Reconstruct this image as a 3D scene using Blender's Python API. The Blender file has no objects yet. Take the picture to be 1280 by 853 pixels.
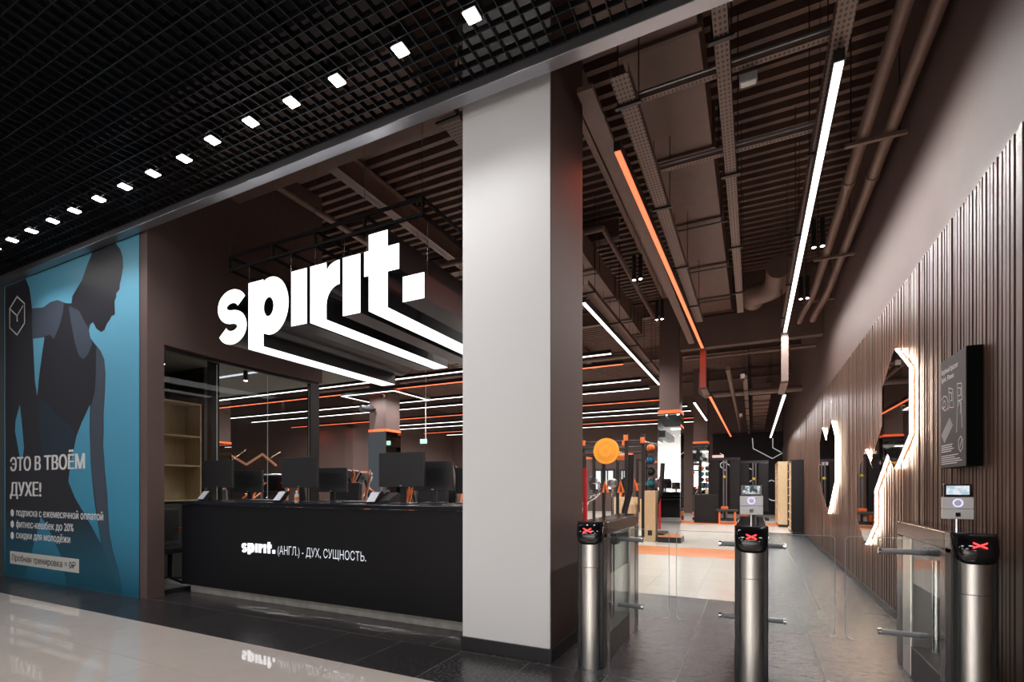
import bpy, bmesh, math, random
from mathutils import Vector, Matrix
from mathutils.geometry import tessellate_polygon
random.seed(4)
C = bpy.context.scene
COL = C.collection
PI = math.pi

# ---------------------------------------------------------------- camera
ANG = math.radians(25.87); FPX = 620.7; CX = 640.0; HY = 610.0; EYE = 1.25
sA, cA = math.sin(ANG), math.cos(ANG)
cam = bpy.data.objects.new('camera', bpy.data.cameras.new('camera'))
COL.objects.link(cam)
cam.location = (0, 0, EYE); cam.rotation_euler = (PI/2, 0, ANG)
cam.data.sensor_width = 36; cam.data.lens = 36*FPX/1280
cam.data.shift_y = (HY-426.5)/1280
cam.data.clip_start = 0.05; cam.data.clip_end = 100
C.camera = cam

def at(px, py, X=None, Y=None, Z=None):
    u = (px-CX)/FPX; v = (HY-py)/FPX
    dx, dy, dz = -sA+u*cA, cA+u*sA, v
    if X is not None: t = X/dx
    elif Y is not None: t = Y/dy
    else: t = (Z-EYE)/dz
    return Vector((dx*t, dy*t, EYE+dz*t))

# ---------------------------------------------------------------- world, exposure
C.view_settings.view_transform = 'Standard'
C.view_settings.look = 'None'
C.view_settings.gamma = 1
C.view_settings.use_curve_mapping = False
C.view_settings.exposure = 0.0
w = bpy.data.worlds.new('world'); C.world = w; w.use_nodes = True
w.node_tree.nodes['Background'].inputs[0].default_value = (0.85, 0.9, 1.0, 1)
w.node_tree.nodes['Background'].inputs[1].default_value = 0.10

def area_lamp(name, loc, sx, sy, energy, color=(1, 1, 1), rot=(0, 0, 0), spread=None):
    l = bpy.data.lights.new(name, 'AREA'); l.shape = 'RECTANGLE'; l.size = sx; l.size_y = sy
    l.energy = energy; l.color = color
    if spread: l.spread = spread
    o = bpy.data.objects.new(name, l); COL.objects.link(o); o.location = loc; o.rotation_euler = rot
    return o
# unseen fill lamps added behind the camera for more general mall light
for i, (x, y) in enumerate(((-7.5, -1.6), (-2.5, -1.8), (2.5, -1.6), (-5, -5), (0, -5), (-8, -8.5), (-2, -8.5), (4, -8.5))):
    area_lamp('concourse_fill', (x, y, 4.1), 2.2, 0.5, 62, (1, 0.97, 0.95))
# unseen fill panel added across the concourse to brighten pillar and steel
area_lamp('opposite_fill_panel', (-3, -9, 1.9), 9, 3.0, 760, (0.97, 0.98, 1.0), (PI/2, 0, PI))

# ---------------------------------------------------------------- materials
MATS = {}
def M(name, col=(0.5, 0.5, 0.5), rough=0.5, metal=0.0, emit=0.0, ecol=None, noise=0.0, nscale=20.0, bump=0.0,
      bscale=80.0, rnd=0.0, stretch=(1, 1, 1), spec=0.5, coat=0.0, aniso=0.0):
    if name in MATS: return MATS[name]
    m = bpy.data.materials.new(name); m.use_nodes = True; MATS[name] = m
    nt = m.node_tree; N = nt.nodes; L = nt.links; b = N['Principled BSDF']
    b.inputs['Base Color'].default_value = (*col, 1)
    b.inputs['Roughness'].default_value = rough
    b.inputs['Metallic'].default_value = metal
    b.inputs['Specular IOR Level'].default_value = spec
    b.inputs['Coat Weight'].default_value = coat
    if emit:
        b.inputs['Emission Color'].default_value = (*(ecol or col), 1)
        b.inputs['Emission Strength'].default_value = emit
    src = None
    if noise or bump:
        tc = N.new('ShaderNodeTexCoord'); mp = N.new('ShaderNodeMapping')
        mp.inputs['Scale'].default_value = stretch
        L.new(tc.outputs['Object'], mp.inputs[0])
    if noise:
        n = N.new('ShaderNodeTexNoise'); n.inputs['Scale'].default_value = nscale; n.inputs['Detail'].default_value = 6
        L.new(mp.outputs[0], n.inputs['Vector'])
        mr = N.new('ShaderNodeMapRange'); mr.inputs[1].default_value = 0.3; mr.inputs[2].default_value = 0.7
        mr.inputs[3].default_value = 1-noise; mr.inputs[4].default_value = 1+noise
        L.new(n.outputs[0], mr.inputs[0]); src = mr.outputs[0]
    if rnd:
        oi = N.new('ShaderNodeObjectInfo'); mr2 = N.new('ShaderNodeMapRange')
        mr2.inputs[3].default_value = 1-rnd; mr2.inputs[4].default_value = 1+rnd
        L.new(oi.outputs['Random'], mr2.inputs[0])
        if src:
            mm = N.new('ShaderNodeMath'); mm.operation = 'MULTIPLY'
            L.new(src, mm.inputs[0]); L.new(mr2.outputs[0], mm.inputs[1]); src = mm.outputs[0]
        else: src = mr2.outputs[0]
    if src:
        vm = N.new('ShaderNodeVectorMath'); vm.operation = 'SCALE'
        vm.inputs[0].default_value = col; L.new(src, vm.inputs['Scale'])
        L.new(vm.outputs[0], b.inputs['Base Color'])
    if bump:
        n2 = N.new('ShaderNodeTexNoise'); n2.inputs['Scale'].default_value = bscale; n2.inputs['Detail'].default_value = 4
        L.new(mp.outputs[0], n2.inputs['Vector'])
        bp = N.new('ShaderNodeBump'); bp.inputs['Strength'].default_value = bump; bp.inputs['Distance'].default_value = 0.01
        L.new(n2.outputs[0], bp.inputs['Height']); L.new(bp.outputs[0], b.inputs['Normal'])
    return m

def glass_mat(name, tint=(0.96, 0.99, 0.98), ior=1.5):
    m = bpy.data.materials.new(name); m.use_nodes = True; nt = m.node_tree; N = nt.nodes; L = nt.links
    N.remove(N['Principled BSDF']); out = N['Material Output']
    t = N.new('ShaderNodeBsdfTransparent'); t.inputs[0].default_value = (*tint, 1)
    g = N.new('ShaderNodeBsdfGlossy'); g.inputs['Roughness'].default_value = 0.0
    fr = N.new('ShaderNodeFresnel'); fr.inputs[0].default_value = ior
    mx = N.new('ShaderNodeMixShader'); 
    ge = N.new('ShaderNodeNewGeometry'); iv = N.new('ShaderNodeMath'); iv.operation = 'SUBTRACT'; iv.inputs[0].default_value = 1; L.new(ge.outputs['Backfacing'], iv.inputs[1])
    ml = N.new('ShaderNodeMath'); ml.operation = 'MULTIPLY'; L.new(fr.outputs[0], ml.inputs[0]); L.new(iv.outputs[0], ml.inputs[1])
    L.new(ml.outputs[0], mx.inputs[0])
    L.new(t.outputs[0], mx.inputs[1]); L.new(g.outputs[0], mx.inputs[2])
    L.new(mx.outputs[0], out.inputs[0]); MATS[name] = m
    return m

brown = M('brown_paint', (0.112, 0.072, 0.064), 0.62, noise=0.04, nscale=3, bump=0.03, bscale=250)
brown_d = M('brown_ceiling_paint', (0.145, 0.090, 0.073), 0.6, noise=0.08, nscale=6)
brown_m = M('brown_painted_metal', (0.165, 0.105, 0.087), 0.45, noise=0.08, nscale=8)
white_p = M('white_plaster', (0.86, 0.86, 0.88), 0.55, bump=0.02, bscale=200)
black_m = M('black_metal', (0.012, 0.012, 0.014), 0.38)
black_g = M('black_gloss', (0.006, 0.006, 0.008), 0.08, coat=0.5)
black_p = M('black_plastic', (0.018, 0.018, 0.020), 0.42, bump=0.02, bscale=400)
black_w = M('black_laminate', (0.008, 0.008, 0.010), 0.42, noise=0.1, nscale=3, spec=0.3)
lattice = M('black_lattice', (0.012, 0.012, 0.015), 0.35)
void = M('void_black', (0.004, 0.004, 0.005), 0.9)
alum = M('satin_aluminium', (0.40, 0.40, 0.43), 0.35, 0.9)
chrome = M('chrome', (0.75, 0.75, 0.76), 0.12, 1.0)
steel = M('brushed_steel', (0.82, 0.81, 0.78), 0.30, 1.0, noise=0.06, nscale=5, stretch=(60, 60, 0.5), bump=0.03, bscale=8)
steel_d = M('dark_brushed_steel', (0.20, 0.19, 0.185), 0.22, 1.0, noise=0.1, nscale=6, stretch=(1, 1, 30))
grey_pl = M('grey_plastic', (0.33, 0.34, 0.36), 0.35)
white_pl = M('white_plastic', (0.85, 0.85, 0.87), 0.35)
led_w = M('white_light', (1, 1, 1), 0.5, emit=3.0, ecol=(1.0, 0.97, 0.94))
led_e = M('plain_white_light', (1, 1, 1), 0.5, emit=2.0, ecol=(1.0, 0.98, 0.96))
led_c = M('cool_white_light', (1, 1, 1), 0.5, emit=13, ecol=(0.93, 0.97, 1.0))
led_o = M('orange_light', (1, 0.3, 0.1), 0.5, emit=1.6, ecol=(1.0, 0.16, 0.07))
sign_w = M('sign_light', (1, 1, 1), 0.5, emit=1.5, ecol=(1.0, 0.99, 1.0))
spot_e = M('spotlight_lens', (1, 1, 1), 0.5, emit=28, ecol=(1, 0.99, 0.97))
warm_e = M('warm_backlight', (1, 0.8, 0.6), 0.5, emit=60, ecol=(1.0, 0.72, 0.52))
logo_e = M('logo_light', (1, 1, 1), 0.5, emit=0.95, ecol=(0.86, 0.91, 1.0))
logo_b = M('thin_logo_light', (1, 1, 1), 0.5, emit=0.42, ecol=(0.60, 0.75, 1.0))
red_e = M('red_led', (1, 0, 0), 0.5, emit=5, ecol=(1.0, 0.03, 0.03))
mirror = M('mirror_glass', (0.80, 0.82, 0.82), 0.015, 1.0)
mirror_d = M('tinted_mirror_glass', (0.42, 0.38, 0.36), 0.02, 1.0)
wood = M('light_oak', (0.60, 0.45, 0.27), 0.5, noise=0.10, nscale=6, stretch=(6, 6, 0.8), bump=0.03, bscale=40)
walnut = M('walnut_slat', (0.105, 0.058, 0.040), 0.36, noise=0.22, nscale=5, stretch=(8, 8, 0.7), rnd=0.22, bump=0.05, bscale=30)
orange = M('orange_paint', (0.75, 0.17, 0.03), 0.45)
rubber_o = M('orange_rubber', (0.58, 0.185, 0.055), 0.4, noise=0.06, nscale=10)
yellow = M('amber_rubber', (0.85, 0.36, 0.035), 0.5)
glass = glass_mat('clear_glass')
gblue = M('blue_edge_light', (0.1, 0.3, 1), 0.4, emit=0.55, ecol=(0.03, 0.16, 0.8))
mall_tile_m = M('beige_polished_tile', (0.62, 0.55, 0.50), 0.03, noise=0.03, nscale=4, rnd=0.02, spec=1.0, coat=0.6)
MATS['beige_polished_tile'].node_tree.nodes['Principled BSDF'].inputs['Coat Roughness'].default_value = 0.03
gran = M('dark_granite_tile', (0.034, 0.031, 0.032), 0.22, noise=0.98, nscale=45, rnd=0.2, bump=0.16, bscale=45, spec=0.5)
slate = M('slate_slab', (0.026, 0.029, 0.037), 0.27, noise=0.6, nscale=10, stretch=(1, 3, 1), rnd=0.06, bump=0.9, bscale=22, spec=0.6)
gymt = M('cream_gym_tile', (0.61, 0.585, 0.54), 0.22, noise=0.03, nscale=5, rnd=0.015, spec=0.5)
grout = M('grout', (0.20, 0.19, 0.18), 0.8)

# ---------------------------------------------------------------- mesh builder
WLOC = {}
class MB:
    def __init__(s): s.v = []; s.f = []
    def box(s, x0, x1, y0, y1, z0, z1):
        x0, x1 = sorted((x0, x1)); y0, y1 = sorted((y0, y1)); z0, z1 = sorted((z0, z1))
        n = len(s.v)
        s.v += [(x, y, z) for z in (z0, z1) for x, y in ((x0, y0), (x1, y0), (x1, y1), (x0, y1))]
        s.f += [tuple(n+i for i in q) for q in ((3, 2, 1, 0), (4, 5, 6, 7), (0, 1, 5, 4), (1, 2, 6, 5), (2, 3, 7, 6), (3, 0, 4, 7))]
        return s
    def bbox(s, c, h, rot=None):                     # oriented box: centre, half sizes, Matrix
        n = len(s.v); R = rot or Matrix.Identity(3); c = Vector(c)
        for z in (-1, 1):
            for x, y in ((-1, -1), (1, -1), (1, 1), (-1, 1)):
                s.v.append(tuple(c + R @ Vector((x*h[0], y*h[1], z*h[2]))))
        s.f += [tuple(n+i for i in q) for q in ((3, 2, 1, 0), (4, 5, 6, 7), (0, 1, 5, 4), (1, 2, 6, 5), (2, 3, 7, 6), (3, 0, 4, 7))]
        return s
    def cyl(s, a, b, r, n=12, r2=None, caps=True):
        a = Vector(a); b = Vector(b); d = (b-a).normalized(); r2 = r if r2 is None else r2
        up = Vector((0, 0, 1)) if abs(d.z) < 0.9 else Vector((1, 0, 0))
        e1 = d.cross(up).normalized(); e2 = d.cross(e1)
        k = len(s.v)
        for p, rr in ((a, r), (b, r2)):
            for i in range(n):
                t = 2*PI*i/n; s.v.append(tuple(p+e1*(rr*math.cos(t))+e2*(rr*math.sin(t))))
        for i in range(n): s.f.append((k+i, k+(i+1) % n, k+n+(i+1) % n, k+n+i))
        if caps:
            s.f.append(tuple(k+n-1-i for i in range(n))); s.f.append(tuple(k+n+i for i in range(n)))
        return s
    def tube(s, pts, r, n=10, closed=False):
        pts = [Vector(p) for p in pts]; m = len(pts); k = len(s.v)
        prev = None
        for i, p in enumerate(pts):
            a = pts[(i-1) % m] if (closed or i) else p; b = pts[(i+1) % m] if (closed or i < m-1) else p
            d = (b-a).normalized()
            if prev is None:
                up = Vector((0, 0, 1)) if abs(d.z) < 0.9 else Vector((1, 0, 0)); e1 = d.cross(up).normalized()
            else: e1 = (prev - d*prev.dot(d)).normalized()
            prev = e1; e2 = d.cross(e1)
            for j in range(n):
                t = 2*PI*j/n; s.v.append(tuple(p+e1*(r*math.cos(t))+e2*(r*math.sin(t))))
        for i in range(m if closed else m-1):
            for j in range(n):
                a0 = k+i*n; b0 = k+((i+1) % m)*n
                s.f.append((a0+j, a0+(j+1) % n, b0+(j+1) % n, b0+j))
        if not closed:
            s.f.append(tuple(k+n-1-j for j in range(n))); s.f.append(tuple(k+(m-1)*n+j for j in range(n)))
        return s
    def prism(s, loops, fn, d0, d1, cap0=True, cap1=True, sides=True):   # loops of 2-D points, first outer; fn(a,b,d)->xyz
        if not isinstance(loops[0][0], (tuple, list)): loops = [loops]
        flat = [p for l in loops for p in l]; k = len(s.v); n = len(flat)
        s.v += [tuple(fn(a, b, d0)) for a, b in flat] + [tuple(fn(a, b, d1)) for a, b in flat]
        tris = tessellate_polygon([[Vector((a, b, 0)) for a, b in l] for l in loops])
        for t in tris:
            if cap0: s.f.append(tuple(k+i for i in t))
            if cap1: s.f.append(tuple(k+n+i for i in reversed(t)))
        o = 0
        if sides:
            for l in loops:
                m = len(l)
                for i in range(m):
                    j = (i+1) % m; s.f.append((k+o+i, k+o+j, k+n+o+j, k+n+o+i))
                o += m
        return s
    def lathe(s, prof, c, n=20):                      # prof (r,z)
        k = len(s.v); m = len(prof)
        for r, z in prof:
            for i in range(n):
                t = 2*PI*i/n; s.v.append((c[0]+r*math.cos(t), c[1]+r*math.sin(t), c[2]+z))
        for a in range(m-1):
            for i in range(n): s.f.append((k+a*n+i, k+a*n+(i+1) % n, k+(a+1)*n+(i+1) % n, k+(a+1)*n+i))
        s.f.append(tuple(k+n-1-i for i in range(n))); s.f.append(tuple(k+(m-1)*n+i for i in range(n)))
        return s
    def ball(s, c, r, n=16, m=10):
        prof = [(max(1e-4, r*math.sin(PI*i/m)), -r*math.cos(PI*i/m)) for i in range(m+1)]
        return s.lathe(prof, c, n)
    def build(s, name, mat, parent=None, bevel=0.0, smooth=False, label=None):
        me = bpy.data.meshes.new(name)
        off = WLOC.get(parent.name, Vector((0, 0, 0))) if parent else Vector((0, 0, 0))
        me.from_pydata([tuple(Vector(p)-off) for p in s.v], [], s.f)
        bm = bmesh.new(); bm.from_mesh(me)
        bmesh.ops.recalc_face_normals(bm, faces=bm.faces)
        if bevel: bmesh.ops.bevel(bm, geom=[e for e in bm.edges if len(e.link_faces) == 2 and e.calc_face_angle(0) > 0.6], offset=bevel, segments=2, affect='EDGES', profile=0.6, clamp_overlap=True)
        bm.to_mesh(me); bm.free()
        if smooth:
            for p in me.polygons: p.use_smooth = True
            try: me.set_sharp_from_angle(angle=math.radians(40))
            except Exception: pass
        me.materials.append(mat)
        o = bpy.data.objects.new(name, me); COL.objects.link(o)
        if parent: o.parent = parent
        WLOC[o.name] = off.copy()
        if label: o['label'] = label
        return o

def thing(name, label, cat, loc=(0, 0, 0), group=None):
    o = bpy.data.objects.new(name, None); COL.objects.link(o); o.location = loc
    WLOC[o.name] = Vector(loc); o['label'] = label; o['category'] = cat
    if group: o['group'] = group
    return o
def tag(o, label, cat, group=None):
    o['label'] = label; o['category'] = cat
    if group: o['group'] = group
    return o
def struct(name, b, m, bevel=0.0, label=None):
    o = b.build(name, m, None, bevel); o['kind'] = 'structure'
    if label: o['label'] = label
    return o
def struct_empty(name, label=None):
    o = bpy.data.objects.new(name, None); COL.objects.link(o); o['kind'] = 'structure'; WLOC[o.name] = Vector((0, 0, 0))
    if label: o['label'] = label
    return o
def share(src, name, loc, parent, rotz=0):            # another object on the same mesh
    o = bpy.data.objects.new(name, src.data); COL.objects.link(o); o.parent = parent; o.location = loc
    if rotz: o.rotation_euler = (0, 0, rotz)
    return o
def dup(root, loc, label, rotz=None, group=None):
    r = root.copy(); COL.objects.link(r); r.location = loc; r['label'] = label
    if rotz is not None: r.rotation_euler = (0, 0, rotz)
    if group: r['group'] = group
    for ch in list(root.children):
        c = ch.copy(); COL.objects.link(c); c.parent = r
        for g in list(ch.children):
            d = g.copy(); COL.objects.link(d); d.parent = c
    return r
ORD = ['first', 'second', 'third', 'fourth', 'fifth', 'sixth', 'seventh', 'eighth', 'ninth', 'tenth', 'eleventh', 'twelfth',
       'thirteenth', 'fourteenth', 'fifteenth', 'sixteenth', 'seventeenth']
fY = lambda a, b, d: (a, d, b)                        # (X, Z) drawing extruded along Y
fX = lambda a, b, d: (d, a, b)                        # (Y, Z) drawing extruded along X
fZ = lambda a, b, d: (a, b, d)

def text_mb(s, x0, x1, z0, h, fn, d0, d1, bold=0.0, bands=26, split=False):
    """lettering fitted between x0 and x1 (may run backwards) with cap height h on baseline z0"""
    cu = bpy.data.curves.new('lettering', 'FONT'); cu.body = s; cu.size = 40; cu.resolution_u = 6
    to = bpy.data.objects.new('lettering', cu); COL.objects.link(to)
    bpy.context.view_layer.update()
    dg = bpy.context.evaluated_depsgraph_get()
    crv = to.evaluated_get(dg).to_curve(dg)
    loops = []
    for sp in crv.splines:
        pts = []
        if sp.type == 'BEZIER':
            P_ = sp.bezier_points; m_ = len(P_)
            for i in range(m_):
                p0, p3 = P_[i], P_[(i+1) % m_]
                a_, b_, c_, d_ = p0.co, p0.handle_right, p3.handle_left, p3.co
                straight = (b_-a_).cross(d_-a_).length < 1e-6*max(1e-9, (d_-a_).length) and (c_-a_).cross(d_-a_).length < 1e-6*max(1e-9, (d_-a_).length)
                for q in range(1 if straight else 5):
                    t = q/5; u_ = 1-t
                    pts.append(tuple((a_*u_**3+b_*3*u_*u_*t+c_*3*u_*t*t+d_*t**3)[:2]))
        else: pts = [tuple(p.co[:2]) for p in sp.points]
        cl = []
        for p in pts:
            if not cl or (abs(p[0]-cl[-1][0])+abs(p[1]-cl[-1][1])) > 1e-3: cl.append(p)
        if len(cl) > 2 and abs(cl[0][0]-cl[-1][0])+abs(cl[0][1]-cl[-1][1]) < 1e-3: cl.pop()
        if len(cl) > 2: loops.append(cl)
    bpy.data.objects.remove(to); bpy.data.curves.remove(cu)
    x_lo = min(p[0] for l in loops for p in l); x_hi = max(p[0] for l in loops for p in l)
    y_lo = min(p[1] for l in loops for p in l); y_hi = max(p[1] for l in loops for p in l)
    st = 40*0.72/bands; quads = []
    for j in range(int((y_hi-y_lo)/st)+1):
        ya = y_lo+j*st; yb = min(ya+st, y_hi); ym = (ya+yb)/2; xs_ = []
        for l in loops:
            for i in range(len(l)):
                (x1_, y1_), (x2_, y2_) = l[i-1], l[i]
                if (y1_ > ym) != (y2_ > ym): xs_.append(((x2_-x1_)*(ym-y1_)/(y2_-y1_)+x1_, 1 if y2_ > y1_ else -1))
        xs_.sort(); wn = 0; spans = []
        for x_, d_ in xs_:
            if wn == 0: start = x_
            wn += d_
            if wn == 0: spans.append([start-bold*40, x_+bold*40])
        mg = []
        for sp_ in spans:
            if mg and sp_[0] <= mg[-1][1]: mg[-1][1] = max(mg[-1][1], sp_[1])
            else: mg.append(sp_)
        quads += [(q[0], q[1], ya, yb) for q in mg]
    k = (x1-x0)/(x_hi-x_lo)
    clusters = []
    for l in sorted(loops, key=lambda l: min(p[0] for p in l)):
        a_, b_ = min(p[0] for p in l), max(p[0] for p in l)
        if clusters and a_ < clusters[-1][1]: clusters[-1][1] = max(b_, clusters[-1][1])
        else: clusters.append([a_, b_])
    mbs = [MB() for _ in clusters] if split else [MB()]
    for (qa, qb, ya, yb) in quads:
        m_ = mbs[0]
        if split:
            c_ = (qa+qb)/2; m_ = mbs[min(range(len(clusters)), key=lambda i: max(clusters[i][0]-c_, c_-clusters[i][1], 0))]
        n_ = len(m_.v)
        m_.v += [tuple(fn(x0+(x_-x_lo)*k, z0+y_/28.8*h, d0)) for x_, y_ in ((qa, ya), (qb, ya), (qb, yb), (qa, yb))]
        m_.f.append((n_, n_+1, n_+2, n_+3))
    return mbs if split else mbs[0]
def word_parts(s, x0, x1, z0, h, fn, d0, bold, mat, parent):
    for m_ in text_mb(s, x0, x1, z0, h, fn, d0, 0, bold, bands=40, split=True): m_.build('letter', mat, parent)

# ================================================================= THE SETTING
WX = 1.26            # right wall
DECK = 5.8           # height of the metal deck
TRIMZ = 4.12
# ---- floor
floor = struct('floor', MB().box(-32, 4, -12, 27, -0.2, -0.0015), grout)
def tiles(name, xs, ys, mat, gap=0.003, th=0.02, z=0.0):
    cache = {}
    n = 0
    for i in range(len(xs)-1):
        for j in range(len(ys)-1):
            a = round(xs[i+1]-xs[i], 4); b = round(ys[j+1]-ys[j], 4)
            p = ((xs[i]+xs[i+1])/2, (ys[j]+ys[j+1])/2, z)
            if (a, b) not in cache:
                o = MB().box(-a/2+gap/2, a/2-gap/2, -b/2+gap/2, b/2-gap/2, -th, 0).build(name, mat, floor)
                o.location = p; cache[(a, b)] = o
            else: share(cache[(a, b)], name, p, floor)
            n += 1
    return n
def frange(a, b, st):
    r = []; x = a
    while x < b-1e-6: r.append(round(x, 4)); x += st
    r.append(b); return r
tiles('beige_tile', frange(-12.2, 2.2, 0.6), [2.66-0.6*i for i in range(8, -1, -1)], mall_tile_m, gap=0.0025)
tiles('granite_tile', frange(-2.0-0.565*17, 1.95, 0.565), [2.66, 3.25], gran, gap=0.006)
tiles('granite_tile', frange(-2.0-0.565*7-0.3, -1.30, 0.565), [3.25, 3.84], gran, gap=0.006)
tiles('slate_slab', [-1.30, -0.45, 0.42, 1.25], [3.25, 4.08, 4.87], slate, gap=0.006)
tiles('slate_slab', [-1.30, -0.45, 0.42, 1.25], [4.87, 5.97], slate, gap=0.006)
tiles('slate_slab', [0.0, 0.62, 1.25], [5.97, 7.3, 8.9, 10.5, 12.1, 13.7, 15.6], slate, gap=0.006)
tiles('cream_tile', frange(-5.4, -0.0, 0.6), [5.97, 6.57, 7.17, 7.77, 8.37, 8.97, 9.5], gymt, gap=0.003)
tiles('cream_tile', frange(-5.4, -0.0, 0.6), frange(10.9, 15.6, 0.6), gymt, gap=0.003)
tiles('cream_tile', frange(-5.4, 1.2, 0.6), [15.6, 16.2, 16.8, 17.4, 18.2], gymt, gap=0.003)
tiles('orange_strip', [-5.4, -2.7, 0.0], [9.5, 10.9], rubber_o, gap=0.0)
tiles('orange_strip', [-5.4, -2.1, 1.2], [18.2, 19.8], rubber_o, gap=0.0)
MB().box(-26, -5.4, 3.9, 26, -0.02, -0.001).box(-5.4, 1.25, 19.8, 26, -0.02, -0.001).build('rubber_floor', gymt, floor)

# ---- walls
struct('wall_opposite', MB().box(-24, 14, -11.2, -11.0, 0, 5.3), M('pale_shop_wall', (0.55, 0.50, 0.45), 0.5))
wr = struct('wall_right', MB().box(WX, WX+0.2, 2.3, 26.2, 0, 6.2), brown)
slat = MB().box(-0.016, 0.016, -0.017, 0.017, 0, 3.08).build('slat', walnut, wr)
PITCH = 0.05; SY0 = 2.9
slat.location = (WX-0.016, SY0, 0.02)
short = MB().box(-0.016, 0.016, -0.017, 0.017, 0, 1.93).build('slat', walnut, wr)
short2 = MB().box(-0.016, 0.016, -0.017, 0.017, 0, 1.146).build('slat', walnut, wr)
short.location = (WX-0.016, SY0+PITCH*27, 0.02); short2.location = (WX-0.016, SY0+PITCH*27, 1.954)
for i in range(1, 297):
    y = SY0+PITCH*i
    dx = random.choice((0, 0, 0.003, -0.003))
    if i == 27: continue
    if 22 <= i <= 30:
        share(short, 'slat', (WX-0.016+dx, y, 0.02), wr); share(short2, 'slat', (WX-0.016+dx, y, 1.954), wr)
        continue
    if 234 <= i <= 238: continue                       # the dark gap beside the lockers
    share(slat, 'slat', (WX-0.016+dx, y, 0.02), wr)
b = MB()
for i in range(297, 460):
    y = SY0+PITCH*i; b.box(WX-0.032, WX, y-0.017, y+0.017, 0.02, 3.10)
o = b.build('distant_slats', walnut, wr); o['kind'] = 'stuff'
MB().box(WX-0.004, WX-0.0005, 2.85, 25.95, 0.02, 3.09).build('slat_backing', M('slat_backing', (0.012, 0.009, 0.008), 0.7), wr)
struct('baseboard_right', MB().box(WX-0.045, WX, 2.85, 25.9, 0, 0.07), black_m)

struct('wall_back', MB().box(-17.0, WX+0.2, 26.0, 26.2, 0, 6.2), brown)
bw = struct('wall_back_black', MB().box(-1.75, WX, 25.93, 26.0, 0, 3.85), black_w)
struct('wall_gym_side', MB().box(-17.0, -16.7, 17.5, 26, 0, 6.2), brown)
struct('wall_gym_left', MB().box(-32, -17.0, 17.5, 17.7, 0, 6.2).box(-16.99, -16.5, 17.3, 17.8, 0, 4.0), brown)
# left-hand wall of reception: bulkhead over glazing, plus facade wall that carries the banner
struct('wall_reception_left', MB().box(-6.30, -6.10, 3.30, 5.73, 2.90, DECK).box(-6.30, -6.10, 3.22, 3.30, 0, DECK).box(-6.30, -6.10, 3.30, 3.40, 0, 2.90), brown)
struct('wall_facade', MB().box(-9.62, -6.24, 3.22, 3.36, 0, DECK), brown)
struct('wall_neighbour', MB().box(-14, -9.72, 3.16, 3.36, 0, 4.2), M('neighbour_panel', (0.10, 0.10, 0.105), 0.3))
struct('trim_1', MB().box(-9.76, -9.62, 3.10, 3.30, 0, 4.12), M('grey_frame', (0.16, 0.155, 0.15), 0.3, 0.6), 0.004)
struct('trim_2', MB().box(-14, 4, 3.10, 3.20, TRIMZ, TRIMZ+0.10), alum, 0.004, 'pale metal edge of the mall ceiling')

# ---- mall ceiling: lattice modules under a dark void
mc = struct('ceiling_mall', MB().box(-16, 6, -12, 3.08, 5.3, 5.4), void)
b = MB(); S = 0.6; n = 6; cz = 0.045
for i in range(n+1):
    q = i*S/n
    wdt = 0.004 if i in (0, n) else 0.0022
    b.box(q-wdt, q+wdt, 0, S, 0, cz); b.box(0, S, q-wdt, q+wdt, 0.002, cz)
lm = b.build('lattice_panel', lattice, mc)
GY = 3.09
first = True; cnt = 0
for j in range(1, 9):
    for i in range(0, 26):
        x = -10.5+S*i; y = GY-S*j
        if y < -1.2 and (x < -3 or x > 2.5): continue
        if first: lm.location = (x, y, TRIMZ+0.06); first = False
        else: share(lm, 'lattice_panel', (x, y, TRIMZ+0.06), mc)
        cnt += 1
# ducts above the lattice
for k, (y, r) in enumerate(((1.2, 0.16), (-0.4, 0.22))):
    tag(MB().cyl((-14, y, 4.8), (4, y, 4.8), r, 16).build('ventilation_duct', M('dull_zinc', (0.10, 0.11, 0.13), 0.5, 0.4), None, smooth=True),
        ('slim' if k == 0 else 'wide')+' round air duct faintly seen above the black lattice ceiling', 'duct')

# ---- gym ceiling: corrugated deck
b = MB(); y = 3.35; P = 0.19; prof = []
while y < 26.0:
    prof += [(y, DECK), (y+0.065, DECK), (y+0.080, DECK+0.09), (y+0.175, DECK+0.09)]; y += P
X0, X1 = -20.0, WX
k = 0
for (yy, zz) in prof: b.v += [(X0, yy, zz), (X1, yy, zz)]
for i in range(len(prof)-1): b.f.append((2*i, 2*i+1, 2*i+3, 2*i+2))
struct('ceiling', b, brown_d)
struct('ceiling_slab', MB().box(-32, WX+0.2, 3.2, 26.2, DECK+0.2, DECK+0.3), void)
# soffit over the shop front and beams
struct('ceiling_soffit', MB().box(-6.10, -2.75, 3.36, 4.33, 5.0, DECK), brown_d)
struct('ceiling_bulkhead', MB().box(-1.46, WX, 11.6, 11.8, 4.32, DECK+0.2), brown)
def ibeam(x, y0, y1, z, w_=0.16, h=0.34, ax='Y'):
    b = MB()
    if ax == 'Y': b.box(x-w_/2, x+w_/2, y0, y1, z, z+0.015).box(x-0.008, x+0.008, y0, y1, z, z+h).box(x-w_/2, x+w_/2, y0, y1, z+h-0.015, z+h)
    else: b.box(y0, y1, x-w_/2, x+w_/2, z, z+0.015).box(y0, y1, x-0.008, x+0.008, z, z+h).box(y0, y1, x-w_/2, x+w_/2, z+h-0.015, z+h)
    return b
for i, (x, yy0, yy1) in enumerate(((-4.95, 4.33, 17), (-1.72, 3.4, 11.3), (-8.6, 4, 17), (-12.5, 4, 17))):
    o = ibeam(x, yy0, yy1, 5.42).build('ceiling_beam', brown_m); o['kind'] = 'structure'
    o['label'] = 'brown steel beam running into the gym'
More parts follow.
